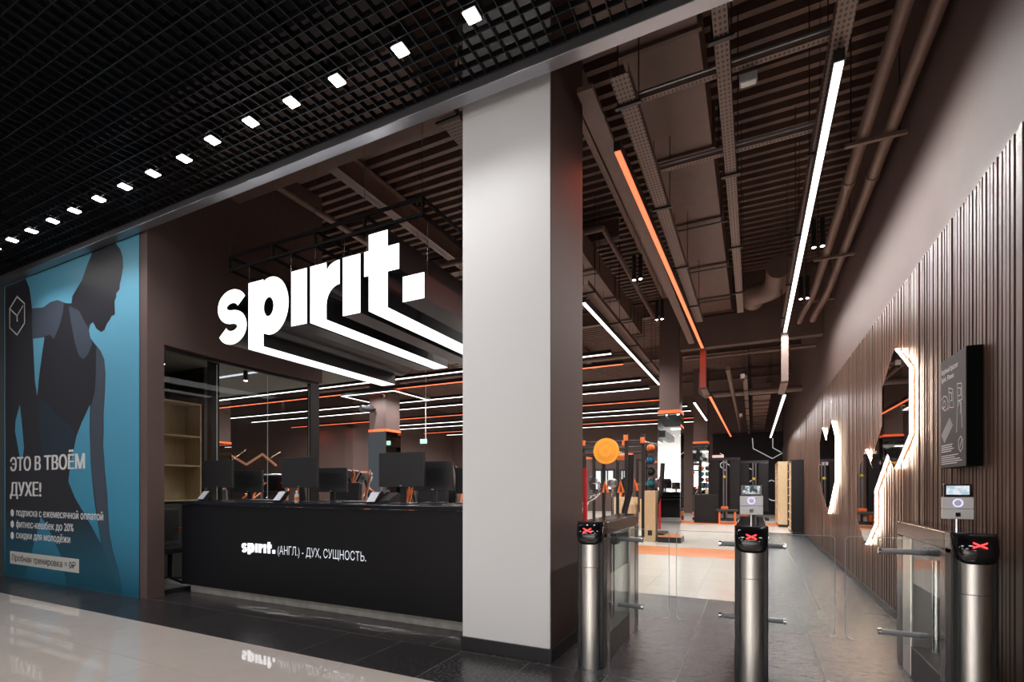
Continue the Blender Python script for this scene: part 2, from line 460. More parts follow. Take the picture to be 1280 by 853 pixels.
for i, yy in enumerate((8.2, 12.4, 16.6, 20.8)):
    o = ibeam(yy, -20, WX if yy > 12 else -2.0, 5.40, ax='X').build('ceiling_beam', brown_m); o['kind'] = 'structure'
    o['label'] = 'brown steel beam running across the gym'

# ================================================================= COLUMNS
pil = thing('white_pillar', 'tall square pillar with white front and brown sides at shop entrance', 'pillar', (-1.66, 3.67, 0))
MB().box(-2.02, -1.296, 3.315, 4.04, 0.10, 6.0).build('core', brown, pil)
MB().box(-2.025, -1.300, 3.30, 3.315, 0.10, 4.9).build('white_facing', white_p, pil)
MB().box(-2.035, -1.284, 3.288, 4.05, 0, 0.10).build('skirting', black_p, pil, 0.003)
def mirror_column(x0, x1, y0, y1, label, top=DECK):
    t = thing('mirror_column', label, 'column', ((x0+x1)/2, (y0+y1)/2, 0))
    MB().box(x0+0.03, x1-0.03, y0+0.03, y1-0.03, 3.02, top).build('shaft', brown, t)
    MB().box(x0+0.02, x1-0.02, y0+0.02, y1-0.02, 0, 2.94).build('core', black_m, t)
    zs = [0.12, 1.06, 2.94]
    for za, zb in zip(zs[:-1], zs[1:]):
        MB().box(x0+0.012, x1-0.012, y0, y0+0.018, za+0.004, zb-0.004).build('mirror_panel', mirror, t)
        MB().box(x1-0.018, x1, y0+0.012, y1-0.012, za+0.004, zb-0.004).build('mirror_panel', mirror, t)
        MB().box(x0, x0+0.018, y0+0.012, y1-0.012, za+0.004, zb-0.004).build('mirror_panel', mirror, t)
    MB().box(x0-0.005, x1+0.005, y0-0.005, y1+0.005, 0, 0.12).build('plinth', black_m, t)
    MB().box(x0+0.005, x1-0.005, y0+0.005, y1-0.005, 2.945, 3.015).build('orange_light_band', M('orange_band', (0.7, 0.12, 0.03), 0.5, emit=0.7, ecol=(1, 0.13, 0.03)), t, label='glowing orange band')
    return t
mirror_column(-1.96, -1.46, 11.7, 12.3, 'nearest mirror clad column right of the orange plyo rack')
mirror_column(-2.08, -1.52, 20.2, 20.8, 'farther mirror clad column behind the nearest one, by black machines')
mirror_column(-10.55, -9.85, 11.7, 12.4, 'brown mirror based column behind the reception with white light frame')
mirror_column(-18.9, -18.2, 11.9, 12.6, 'mirror based column seen through the reception glazing')
# speaker and camera on the reception column
o = thing('wall_speaker', 'black cylinder speaker on the brown column behind reception', 'speaker', (-10.3, 11.6, 3.6))
MB().cyl((-10.32, 11.62, 3.62), (-10.42, 11.25, 3.60), 0.10, 18).build('body', black_p, o, smooth=True)
MB().cyl((-10.32, 11.73, 3.62), (-10.32, 11.60, 3.62), 0.05, 12).build('bracket', black_m, o)
o = thing('dome_camera', 'small white dome camera on the brown column', 'camera', (-9.95, 11.65, 4.0))
MB().cyl((-9.95, 11.725, 4.0), (-9.95, 11.66, 4.0), 0.05, 14).build('base', white_pl, o)
MB().ball((-9.95, 11.63, 3.98), 0.045).build('lens_dome', black_g, o, smooth=True)

# ================================================================= LINEAR LIGHTS
def deck_z(y):
    return DECK-0.004 if ((y-3.35) % 0.19) < 0.065 else DECK+0.086
def led_line(p0, p1, mat, label, w_=0.05, group=None, hang=DECK-0.004, step=0.3, watts=92):
    p0 = Vector(p0); p1 = Vector(p1); mid = (p0+p1)/2
    t = thing('linear_light', label, 'light', mid, group)
    d = (p1-p0); L_ = d.length; a = math.atan2(d.y, d.x); R = Matrix.Rotation(a, 3, 'Z')
    MB().bbox(mid+Vector((0, 0, 0.045)), (L_/2+0.01, w_/2+0.006, 0.04), R).build('housing', black_m if mat is not led_o else black_m, t)
    MB().bbox(mid, (L_/2, w_/2, 0.006), R).build('diffuser', mat, t)
    n = max(2, int(L_/2.5)+1)
    for i in range(n):
        q = p0.lerp(p1, (i+0.5)/n); MB().cyl(q+Vector((0, 0, 0.08)), (q.x, q.y, deck_z(q.y)), 0.003, 5).build('suspension_wire', black_m, t)
    m_ = max(2, int(L_/step))
    for i in range(m_):                              # the light the strip gives off
        q = p0.lerp(p1, (i+0.5)/m_)-mid
        if i == 0:
            l = bpy.data.lights.new('strip_lamp', 'SPOT'); l.energy = watts*L_/m_; l.spot_size = PI; l.spot_blend = 1.0; l.shadow_soft_size = 0.0
            l.color = (1.0, 0.18, 0.09) if mat is led_o else (1.0, 0.965, 0.935)
        lo = bpy.data.objects.new('strip_lamp', l); COL.objects.link(lo); lo.parent = t; lo.location = q+Vector((0, 0, -0.012))
    return t
LZ = 4.15
led_line((0.53, 4.02, LZ), (0.54, 10.55, LZ), led_w, 'long white linear light over the entrance aisle, nearest the slatted wall', 0.055)
led_line((0.60, 11.9, 3.2), (0.62, 21.8, 3.2), led_w, 'lower white linear light beyond the bulkhead over the aisle', 0.055, step=0.8)
led_line((-1.05, 4.25, LZ), (-0.94, 11.0, LZ), led_o, 'long orange linear light over the entrance aisle', 0.05, watts=11)
led_line((-0.86, 11.9, 3.28), (-0.78, 21.5, 3.28), led_o, 'lower orange linear light beyond the bulkhead', 0.05, step=1.0, watts=11)
led_line((-2.39, 7.5, LZ), (-2.37, 14.4, LZ), led_w, 'white linear light running into the gym right of the white pillar', 0.055, step=0.7)
led_line((-1.30, 13.0, 3.35), (-1.30, 16.6, 3.35), led_w, 'short white linear light right of the nearest mirror column', 0.05)
rows = [(10.6, -17.5, -2.76, led_w), (11.62, -17.5, -2.74, led_o), (13.55, -20, -2.72, led_w), (14.8, -20, -2.73, led_w),
        (16.9, -20, -2.1, led_o), (18.6, -15.8, -2.1, led_w), (19.8, -15.8, -2.1, led_w), (21.8, -15.8, -2.2, led_o),
        (23.1, -15.2, -2.3, led_w), (24.6, -14.9, -8.3, led_w)]
for i, (y, xa, xb, m_) in enumerate(rows):
    cn = 'orange' if m_ is led_o else 'white'
    led_line((xa, y, LZ), (xb, y, LZ), m_, cn+' linear light across the gym hall, '+ORD[i]+' row back from the reception', 0.06, 'crosswise linear lights of the gym hall', step=2.4, watts=62 if m_ is led_w else 8)
# frame of light round the reception column
lf = thing('rectangular_light', 'rectangular frame of white light around the column behind reception', 'light', (-10.2, 12, LZ))
for nme, a in (('light_bar', (-11.1, -9.2, 11.2, 11.26)), ('light_bar', (-11.1, -9.2, 12.9, 12.96)), ('light_bar', (-11.16, -11.1, 11.2, 12.96)), ('light_bar', (-9.2, -9.14, 11.2, 12.96))):
    MB().box(*a, LZ-0.15, LZ-0.14).build(nme, led_e, lf)
    MB().box(*a, LZ-0.14, LZ-0.07).build('housing', black_m, lf)
for dx_, dy_ in ((0, -0.75), (0.9, 0), (-0.9, 0), (0, 0.9)):
    l = bpy.data.lights.new('frame_lamp', 'SPOT'); l.energy = 90; l.spot_size = PI; l.spot_blend = 1; l.shadow_soft_size = 0
    lo = bpy.data.objects.new('frame_lamp', l); COL.objects.link(lo); lo.parent = lf; lo.location = (dx_, dy_, -0.17)
# drop pieces where the aisle lights step down
t = thing('light_drop', 'perforated vertical tray joining upper and lower white aisle lights', 'tray', (0.54, 10.62, 4))
perf = M('perforated_tray', (0.20, 0.135, 0.115), 0.45)
nt = perf.node_tree; N = nt.nodes; L = nt.links
tc = N.new('ShaderNodeTexCoord'); mp = N.new('ShaderNodeMapping'); mp.inputs['Scale'].default_value = (34, 22, 22)
L.new(tc.outputs['Object'], mp.inputs[0])
br = N.new('ShaderNodeTexVoronoi'); br.inputs['Scale'].default_value = 1.0; br.inputs['Randomness'].default_value = 0.0
L.new(mp.outputs[0], br.inputs['Vector'])
cr = N.new('ShaderNodeValToRGB'); cr.color_ramp.elements[0].position = 0.25; cr.color_ramp.elements[0].color = (0.012, 0.009, 0.008, 1)
cr.color_ramp.elements[1].position = 0.32; cr.color_ramp.elements[1].color = (0.21, 0.145, 0.122, 1)
L.new(br.outputs['Distance'], cr.inputs[0]); L.new(cr.outputs[0], N['Principled BSDF'].inputs['Base Color'])
MB().box(0.48, 0.60, 10.60, 10.66, 3.25, 4.18).build('vertical_channel', perf, t)
MB().box(0.48, 0.60, 10.66, 11.9, 3.22, 3.28).build('horizontal_channel', perf, t)
t = thing('light_drop', 'red lit vertical tray joining upper and lower orange aisle lights', 'tray', (-0.94, 11.1, 4))
MB().box(-1.0, -0.88, 11.1, 11.16, 3.35, 4.18).build('vertical_channel', M('red_brown', (0.30, 0.06, 0.04), 0.5), t)
MB().box(-0.99, -0.86, 11.16, 11.9, 3.31, 3.36).build('horizontal_channel', brown_m, t)

# cable trays
def tray_y(x, y0, y1, z, w_, label):
    t = thing('cable_tray', label, 'tray', (x, (y0+y1)/2, z))
    MB().box(x-w_/2, x+w_/2, y0, y1, z, z+0.004).build('perforated_base', perf, t)
    MB().box(x-w_/2, x-w_/2+0.004, y0, y1, z, z+0.07).build('side_rail', brown_m, t)
    MB().box(x+w_/2-0.004, x+w_/2, y0, y1, z, z+0.07).build('side_rail', brown_m, t)
    n = int((y1-y0)/1.6)
    for i in range(n+1):
        y = y0+0.3+i*1.6
        h_ = MB().box(x-w_/2-0.03, x+w_/2+0.03, y-0.015, y+0.015, z-0.02, z-0.001).build('hanger', black_m, t)
        for sx in (-1, 1): MB().cyl((x+sx*(w_/2+0.012), y, z), (x+sx*(w_/2+0.012), y, DECK-0.004), 0.005, 5).build('rod', black_m, h_)
    return t
tray_y(0.53, 3.3, 10.6, 4.26, 0.12, 'perforated cable tray above the long white aisle light')
tray_y(-0.19, 3.3, 9.4, 4.26, 0.10, 'narrow perforated cable tray in the middle of the aisle ceiling')
tray_y(-0.88, 3.6, 9.6, 4.26, 0.14, 'perforated cable tray beside the long orange aisle light')
tray_y(-2.30, 7.2, 14.3, 4.30, 0.16, 'cable tray above the white light right of the pillar')
tray_y(-2.75, 3.9, 9.5, 4.95, 0.22, 'broad perforated tray just left behind the white pillar')
tray_y(-0.16, 12.2, 25.8, 3.75, 0.10, 'cable tray beyond the bulkhead running to the black wall')
def tray_x(x0, x1, y, z, label):
    t = thing('cross_rail', label, 'tray', ((x0+x1)/2, y, z))
    MB().box(x0, x1, y-0.03, y+0.03, z, z+0.004).build('perforated_base', perf, t)
    MB().box(x0, x1, y+0.026, y+0.03, z, z+0.06).build('side_rail', brown_m, t)
    MB().box(x0, x1, y-0.03, y-0.026, z, z+0.06).build('side_rail', brown_m, t)
    MB().box(x0+0.02, x1-0.02, y-0.06, y-0.045, z+0.02, z+0.035).build('conduit', alum, t)
    return t
tray_x(-0.86, 0.50, 4.02, 4.34, 'nearest perforated cross rail between the aisle cable trays')
tray_x(-0.86, 0.50, 5.0, 4.34, 'second perforated cross rail between the aisle cable trays')
# flat channel left of the orange light
tag(MB().box(-1.20, -1.08, 3.6, 10.9, 4.24, 4.28).build('flat_channel', brown_m), 'flat brown channel along the left of the orange light', 'channel')
o = thing('emergency_lamp', 'small pale emergency lamp under the nearest cross rail', 'lamp', (-0.04, 4.08, 4.3))
MB().box(-0.09, 0.03, 4.07, 4.13, 4.27, 4.33).build('body', grey_pl, o, 0.004)
MB().box(-0.08, 0.02, 4.075, 4.125, 4.262, 4.27).build('lens', white_pl, o)

# air ducts
def duct_y(x0, x1, y0, y1, z0, z1, label, seg=1.55, mat=None):
    t = thing('air_duct', label, 'duct', ((x0+x1)/2, (y0+y1)/2, z0))
    y = y0; nseg = 0
    while y < y1-0.05:
        e = min(y+seg, y1)
        MB().box(x0, x1, y+0.012, e-0.012, z0, z1).build('duct_section', mat or brown_m, t)
        MB().box(x0-0.03, x1+0.03, e-0.012, e+0.012, z0-0.03, z1+0.03).build('flange', brown_d, t)
        h_ = MB().box(x0-0.08, x1+0.08, e+0.10, e+0.13, z0-0.045, z0-0.032).build('hanger', black_m, t)
        for xx in (x0-0.06, x1+0.06): MB().cyl((xx, e+0.115, z0-0.04), (xx, e+0.115, DECK-0.004), 0.005, 5).build('rod', black_m, h_)
        y = e
    return t
duct_y(-1.03, -0.40, 4.3, 11.4, 5.0, 5.45, 'wide rectangular air duct between the aisle cable trays')
duct_y(0.0, 0.47, 16.2, 25.7, 3.95, 4.3, 'short sectioned air duct beyond the bulkhead', 0.9)
duct_y(-2.72, -2.28, 6.4, 11.4, 4.75, 5.1, 'rectangular air duct behind the pillar over the white light', 1.3)
duct_y(-7.6, -6.9, 6.2, 16.5, 4.7, 5.1, 'air duct above the gym hall behind reception', 1.4)
t = thing('air_duct', 'large curved air duct bend just behind the mall ceiling edge', 'duct', (-0.8, 3.8, 5))
b = MB(); pr = [(0.42, 4.62)]+[(0.42*math.cos(a*PI/16)+0.0, 5.0+0.42*math.sin(a*PI/16)) for a in range(0, 9)]
pts = [(-1.62+0.62*(i/8), 0) for i in range(9)]
sec = [(-1.05+0.62*math.sin(i*PI/16), 3.42+0.85*(1-math.cos(i*PI/16))) for i in range(9)]
b.prism([(-1.28, 3.42), (-0.75, 3.42), (-0.60, 3.46), (-0.48, 3.56), (-0.42, 3.72), (-0.40, 4.29), (-1.03, 4.29), (-1.08, 4.0), (-1.28, 3.9)], fZ, 5.0, 5.5)
b.build('duct_bend', brown_m, t)
MB().box(-1.06, -0.37, 4.27, 4.31, 4.97, 5.53).build('flange', brown_d, t)
t = thing('air_duct', 'round elbow duct near the white aisle light', 'duct', (0.2, 10.2, 4.9))
MB().tube([(0.0, 10.9, 4.95)]+[(0.05+0.35*math.sin(a*PI/16), 10.2+0.35*math.cos(a*PI/16), 4.95) for a in range(0, 9)]+[(0.40, 9.4, 4.95)], 0.2, 16).build('duct_bend', brown_m, t, smooth=True)

# pipes
for k, (x, lab) in enumerate(((0.93, 'left one of the two brown pipes under the deck by the right wall'), (1.14, 'right one of the two brown pipes hugging the right wall'))):
    t = thing('pipe', lab, 'pipe', (x, 7, 4.55))
    MB().tube([(x, 3.3, 4.55), (x, 6.4, 4.55)], 0.055, 14).build('pipe_length', brown_m, t, smooth=True)
    MB().tube([(x, 6.4, 4.55), (x, 9.6, 4.55), (x-0.03, 9.9, 4.5), (x-0.14, 10.3, 4.35), (x-0.16, 10.5, 4.3)], 0.055, 14).build('pipe_length', brown_m, t, smooth=True)
    MB().cyl((x, 6.36, 4.55), (x, 6.44, 4.55), 0.066, 14).build('coupling', brown_m, t)
for k, y in enumerate((5.6, 8.2, 10.0)):
    t = thing('pipe_bracket', ORD[k]+' bracket back carrying the pair of pipes by the right wall', 'bracket', (1.03, y, 4.45))
    MB().box(0.78, WX, y-0.02, y+0.02, 4.46, 4.49).build('crossbar', brown_m, t)
    for xx in (0.83, 1.2): MB().cyl((xx, y, 4.46), (xx, y, DECK-0.004), 0.006, 6).build('rod', black_m, t)
def pipe(pts, r, label, mat=None):
    tag(MB().tube(pts, r, 10).build('pipe', mat or brown_m, None, smooth=True), label, 'pipe')
pipe([(-1.4, 12.2, 4.25), (1.2, 12.2, 4.25)], 0.035, 'thin pipe crossing just behind the bulkhead')
pipe([(-1.35, 15.5, 4.6), (-1.35, 15.5, 4.05), (-1.25, 15.5, 3.95), (1.2, 15.5, 3.95)], 0.09, 'thick pipe with an elbow crossing beyond the bulkhead')
pipe([(-1.4, 17.2, 4.3), (1.2, 17.2, 4.3)], 0.05, 'pipe crossing in front of the farthest air duct')
pipe([(-0.5, 12.0, 3.9), (-0.5, 25.8, 3.9)], 0.05, 'lengthwise pipe beside the far cable tray')
pipe([(-7.0, 7.2, 5.1), (-2.0, 7.2, 5.1), (-2.0, 11.4, 5.1)], 0.05, 'thin brown pipe with a corner left of the twin pendants')
pipe([(-9.0, 9.3, 4.8), (-2.9, 9.3, 4.8)], 0.06, 'brown pipe crossing above the first crosswise light')
pipe([(-14.0, 13.0, 4.7), (-2.5, 13.0, 4.7)], 0.06, 'brown pipe crossing above the gym hall middle')
pipe([(-5.6, 4.4, 5.2), (-5.6, 16.0, 5.2)], 0.05, 'brown pipe running lengthwise over the reception')

# ceiling cameras beyond the bulkhead
for (x, y, z, lab) in ((-0.2, 12.1, 3.62, 'white camera on the tray just past the bulkhead'), (-0.35, 18.0, 3.55, 'distant white camera on the far tray')):
    o = thing('ceiling_camera', lab, 'camera', (x, y, z))
    MB().cyl((x, y, z+0.14), (x, y, z+0.04), 0.045, 14).build('housing', white_pl, o)
    MB().ball((x, y, z+0.03), 0.04).build('lens_dome', black_g, o, smooth=True)

# twin pendant spots
def pendant(x, y, z, label):
    t = thing('twin_pendant', label, 'pendant', (x, y, z), 'twin pendants of the aisle')
    for s in (-0.045, 0.045):
        c = MB().cyl((x+s, y, z+0.34), (x+s, y, z), 0.028, 16).build('tube', black_m, t, smooth=True)
        MB().cyl((x+s, y, z-0.004), (x+s, y, z-0.0005), 0.022, 14).build('lens', spot_e, c)
        MB().cyl((x+s, y, z+0.34), (x+s, y, DECK), 0.002, 5).build('cable', black_m, t)
    l = bpy.data.lights.new('pendant_beam', 'SPOT'); l.energy = 45; l.spot_size = math.radians(75); l.spot_blend = 0.6; l.shadow_soft_size = 0.03
    lo = bpy.data.objects.new('pendant_beam', l); COL.objects.link(lo); lo.parent = t; lo.location = (0, 0, -0.02)
    return t
pendant(-1.47, 7.1, 4.2, 'nearer twin pendant left of the orange light')
pendant(-1.47, 8.95, 4.2, 'farther twin pendant left of the orange light')
pendant(0.72, 7.1, 4.2, 'nearer twin pendant right of the white light')
pendant(0.72, 8.95, 4.2, 'farther twin pendant right of the white light')

# mall spotlights
xs = [at(px, py, Z=4.17).x for px, py in ((588, 18), (499, 62), (423, 103), (367, 131), (317, 156), (270, 179), (230, 199), (192, 218), (158, 235),
      (127, 251), (98, 266), (72, 279), (47, 292), (22, 303), (3, 314))]
for i, x in enumerate(xs):
    y = 2.66 if i < 6 else 2.70
    t = thing('mall_spotlight', ORD[i]+' spotlight in the black lattice ceiling counted leftwards from the white pillar', 'spotlight', (x, y, 4.17), 'row of spotlights in the lattice ceiling')
    MB().box(x-0.05, x+0.05, y-0.05, y+0.05, 4.176, 4.30).build('housing', black_m, t)
    MB().box(x-0.043, x+0.043, y-0.043, y+0.043, 4.169, 4.175).build('lens', spot_e, t, 0.006)
    l = bpy.data.lights.new('spot_beam', 'SPOT'); l.energy = 30; l.spot_size = math.radians(125); l.spot_blend = 0.8; l.shadow_soft_size = 0.035
    l.color = (1, 0.985, 0.97)
    lo = bpy.data.objects.new('spot_beam', l); COL.objects.link(lo); lo.parent = t; lo.location = (0, 0, -0.012)

# ================================================================= BANNER
BY = 3.212
ban = thing('wall_banner', 'tall blue banner with a dark female silhouette and white lettering', 'banner', (-7.93, BY, 0))
bm_ = M('banner_print', (0.10, 0.36, 0.55), 0.45)
nt = bm_.node_tree; N = nt.nodes; L = nt.links
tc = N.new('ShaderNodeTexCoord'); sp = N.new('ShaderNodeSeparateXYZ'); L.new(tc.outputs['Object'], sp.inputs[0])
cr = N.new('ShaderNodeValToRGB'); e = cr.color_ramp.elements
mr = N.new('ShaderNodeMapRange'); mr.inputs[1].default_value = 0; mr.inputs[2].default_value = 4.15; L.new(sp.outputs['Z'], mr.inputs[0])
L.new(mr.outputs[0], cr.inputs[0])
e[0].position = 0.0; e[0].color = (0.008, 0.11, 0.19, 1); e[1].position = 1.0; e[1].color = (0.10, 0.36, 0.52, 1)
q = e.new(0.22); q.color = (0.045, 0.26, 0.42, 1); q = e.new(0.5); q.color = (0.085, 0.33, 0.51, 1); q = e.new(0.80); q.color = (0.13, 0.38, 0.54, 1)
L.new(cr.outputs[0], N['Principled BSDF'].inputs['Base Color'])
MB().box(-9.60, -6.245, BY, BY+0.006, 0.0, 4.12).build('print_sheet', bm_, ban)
def fig_mat(name, top, bot, z0=0.25, z1=1.1):
    m = M(name, top, 0.42); nt = m.node_tree; N = nt.nodes; L = nt.links
    tc = N.new('ShaderNodeTexCoord'); sp = N.new('ShaderNodeSeparateXYZ'); L.new(tc.outputs['Object'], sp.inputs[0])
    mr = N.new('ShaderNodeMapRange'); mr.inputs[1].default_value = z0; mr.inputs[2].default_value = z1; mr.interpolation_type = 'SMOOTHSTEP'
    L.new(sp.outputs['Z'], mr.inputs[0]); mx = N.new('ShaderNodeMixRGB'); L.new(mr.outputs[0], mx.inputs[0])
    mx.inputs[1].default_value = (*bot, 1); mx.inputs[2].default_value = (*top, 1); L.new(mx.outputs[0], N['Principled BSDF'].inputs['Base Color'])
    return m
fig_dark = fig_mat('figure_dark', (0.026, 0.025, 0.032), (0.007, 0.080, 0.13))
fig_mid = fig_mat('figure_skin', (0.060, 0.075, 0.105), (0.012, 0.09, 0.14))
fig_lo = fig_mat('figure_leg', (0.022, 0.035, 0.055), (0.007, 0.080, 0.13))
def zz(a, b): return (a/3.045, 280+b/3.045)          # banner sketch coordinates, upper and lower half
def zl(a, b): return (a/3.875, 540+b/3.875)
def poly(pts, d): return MB().prism([(at(x, y, Y=BY).x, at(x, y, Y=BY).z) for x, y in pts], fY, BY-d, BY-d+0.0006)
main = [zz(*p) for p in ((355, 100), (375, 84), (400, 70), (420, 67), (440, 74), (457, 95), (467, 125), (469, 165), (462, 205), (456, 232), (455, 250), (442, 266), (443, 278), (436, 296),
        (438, 345), (424, 352), (418, 366), (410, 376), (404, 388), (398, 404), (386, 412), (368, 400), (354, 374), (343, 384), (338, 410), (345, 436), (362, 458), (382, 482),
        (397, 515), (402, 570), (400, 640), (395, 720))]
main += [zl(*p) for p in ((502, 0), (498, 100), (510, 200), (520, 300), (525, 400), (532, 500), (548, 580), (575, 670), (590, 770), (590, 780))]
main += [(150, 743.0), (90, 733.0), (7.0, 719.2), (6.8, 560)]
main += [zz(*p) for p in ((20, 700), (20, 240), (98, 209), (112, 245), (118, 285), (122, 322), (165, 318), (192, 298), (220, 290), (250, 302), (272, 303), (276, 275), (292, 248), (312, 215), (335, 150))]
poly(main, 0.0012).build('silhouette', fig_dark, ban, label='dark figure looking down')
gapm = bm_
gaps = [[(112.6, 506.6), (102, 529.6), (96, 545), (93, 560), (89, 575), (85.7, 602), (94, 622.6), (113.5, 656), (126.5, 680.6), (124, 662), (120, 640), (117, 617), (113.5, 578.7), (112.3, 540)],
        [zz(*p) for p in ((126, 438), (170, 432), (163, 480), (152, 560), (142, 655), (134, 600), (130, 520))],
        [zz(*p) for p in ((76, 690), (60, 750), (58, 790), (70, 853), (78, 900), (86, 900), (92, 853), (84, 760))],
        [(51.6, 646), (64, 668), (77, 697), (84, 735), (30, 725), (36, 705), (44, 675)]]
for g in gaps: poly(g, 0.0022).build('background_gap', gapm, ban)
skin = [[zz(*p) for p in ((122, 322), (165, 318), (192, 298), (220, 290), (244, 300), (240, 340), (225, 395), (205, 440), (190, 420), (170, 430), (124, 438))],
        [zz(*p) for p in ((262, 312), (300, 330), (338, 400), (345, 438), (352, 456), (335, 500), (318, 515), (300, 500), (285, 450), (272, 380))],
        [zz(*p) for p in ((368, 470), (384, 486), (397, 515), (402, 570), (400, 640), (395, 720), (391, 853))]+[zl(*p) for p in ((500, 60), (510, 200), (520, 300), (525, 400), (532, 500), (548, 580), (575, 670), (588, 765), (545, 700), (505, 580), (482, 460), (462, 330), (446, 200), (436, 60))]+[zz(*p) for p in ((345, 853), (345, 700), (362, 640), (366, 560))]]
for g in skin: poly(g, 0.0020).build('skin_area', fig_mid, ban, label='lighter skin of the figure')
poly([zz(*p) for p in ((148, 662), (200, 710), (270, 770), (288, 800), (283, 853), (275, 900), (160, 900), (152, 800))], 0.0018).build('hip_area', fig_lo, ban)
wp = M('white_print', (0.74, 0.75, 0.76), 0.5)
def ban_text(s, xa, ya, xb, yb, hpx, bold=0.02, mat=None, d=0.003, split=False):
    A = at(xa, ya, Y=BY); B = at(xb, yb, Y=BY); T = at(xa, ya-hpx, Y=BY)
    z0 = (A.z+B.z)/2; h = T.z-A.z
    if split: return word_parts(s, A.x, B.x, z0, h, fY, BY-d, bold, mat or wp, ban)
    o = text_mb(s, A.x, B.x, z0, h, fY, BY-d, 0, bold).build('lettering', mat or wp, ban); o['kind'] = 'stuff'
    return o
ban_text('ЭТО В ТВОЁМ', 13.4, 589.6, 106, 586, 17.0, 0.042, split=True)
ban_text('ДУХЕ!', 13.2, 620.0, 51.5, 621, 17.0, 0.042, split=True)
ban_text('подписка с ежемесячной оплатой', 20.6, 645.8, 129.2, 650.2, 9.0, 0.016)
ban_text('фитнес-кешбек до 20%', 20.6, 660.0, 92.3, 664.0, 9.0, 0.016)
ban_text('скидки для молодёжи', 20.6, 674.0, 88, 678.2, 9.0, 0.016)
for yy in (641.5, 655.5, 669.8):
    c = at(15.6, yy, Y=BY)
    MB().prism([(c.x+0.055*math.sin(k*PI/3), c.z+0.055*math.cos(k*PI/3)) for k in range(6)], fY, BY-0.003, BY-0.002).build('hexagon_bullet', wp, ban)
A = at(13, 704.5, Y=BY); B = at(99, 718, Y=BY); zt = at(13, 689, Y=BY).z; 
MB().box(A.x, B.x, BY-0.003, BY-0.001, A.z, zt).build('white_label', M('label_print', (0.62, 0.62, 0.60), 0.5), ban)
h_ = zt-A.z
text_mb('Пробная тренировка = 0₽', A.x+0.06, B.x-0.08, A.z+h_*0.27, h_*0.50, fY, BY-0.0045, 0, 0.014).build('lettering', M('dark_print', (0.03, 0.03, 0.03), 0.5), ban)['kind'] = 'stuff'
# cube emblem
ce = at(21.6, 395, Y=BY); R0 = at(21.6, 371, Y=BY).z-ce.z; RX = (at(31, 395, Y=BY).x-ce.x)
def strip(mb, pts, wd, fn, d):
    for p, q in zip(pts[:-1], pts[1:]):
        p = Vector(p); q = Vector(q); dd = (q-p); 
        if dd.length < 1e-6: continue
        n = Vector((-dd.y, dd.x)).normalized()*wd/2; dd = dd.normalized()*wd/2
        mb.prism([tuple(p-n-dd), tuple(q-n+dd), tuple(q+n+dd), tuple(p+n-dd)], fn, d, d+0.0005)
    return mb
hx = [(ce.x+RX*math.sin(k*PI/3)/0.866, ce.z+R0*math.cos(k*PI/3)) for k in range(7)]
b = MB(); strip(b, hx, 0.022, fY, BY-0.003); strip(b, [hx[5], (ce.x, ce.z), (ce.x+RX*0.8, ce.z+R0*0.42)], 0.018, fY, BY-0.003); strip(b, [(ce.x, ce.z), (ce.x+0.005, ce.z-R0*0.25)], 0.03, fY, BY-0.003)
b.build('cube_emblem', wp, ban)

# ================================================================= RECEPTION COUNTER
ctr = thing('reception_counter', 'long black reception counter with glowing lettering on its front', 'counter', (-4.1, 3.9, 0))
MB().box(-6.16, -2.03, 3.63, 3.66, 0.10, 1.045).build('front_panel', black_w, ctr)
MB().box(-6.16, -6.13, 3.66, 4.35, 0.10, 1.045).build('side_panel', black_w, ctr)
MB().box(-6.16, -2.03, 3.66, 4.35, 0.80, 0.83).build('inner_shelf', black_w, ctr)
MB().box(-6.17, -2.03, 3.615, 4.38, 1.05, 1.09).build('countertop', M('black_top', (0.010, 0.012, 0.018), 0.18), ctr, 0.004)
MB().box(-6.10, -2.03, 3.70, 4.30, 0, 0.10).build('plinth', M('stone_plinth', (0.33, 0.32, 0.30), 0.45, noise=0.15, nscale=12), ctr, label='pale recessed plinth')
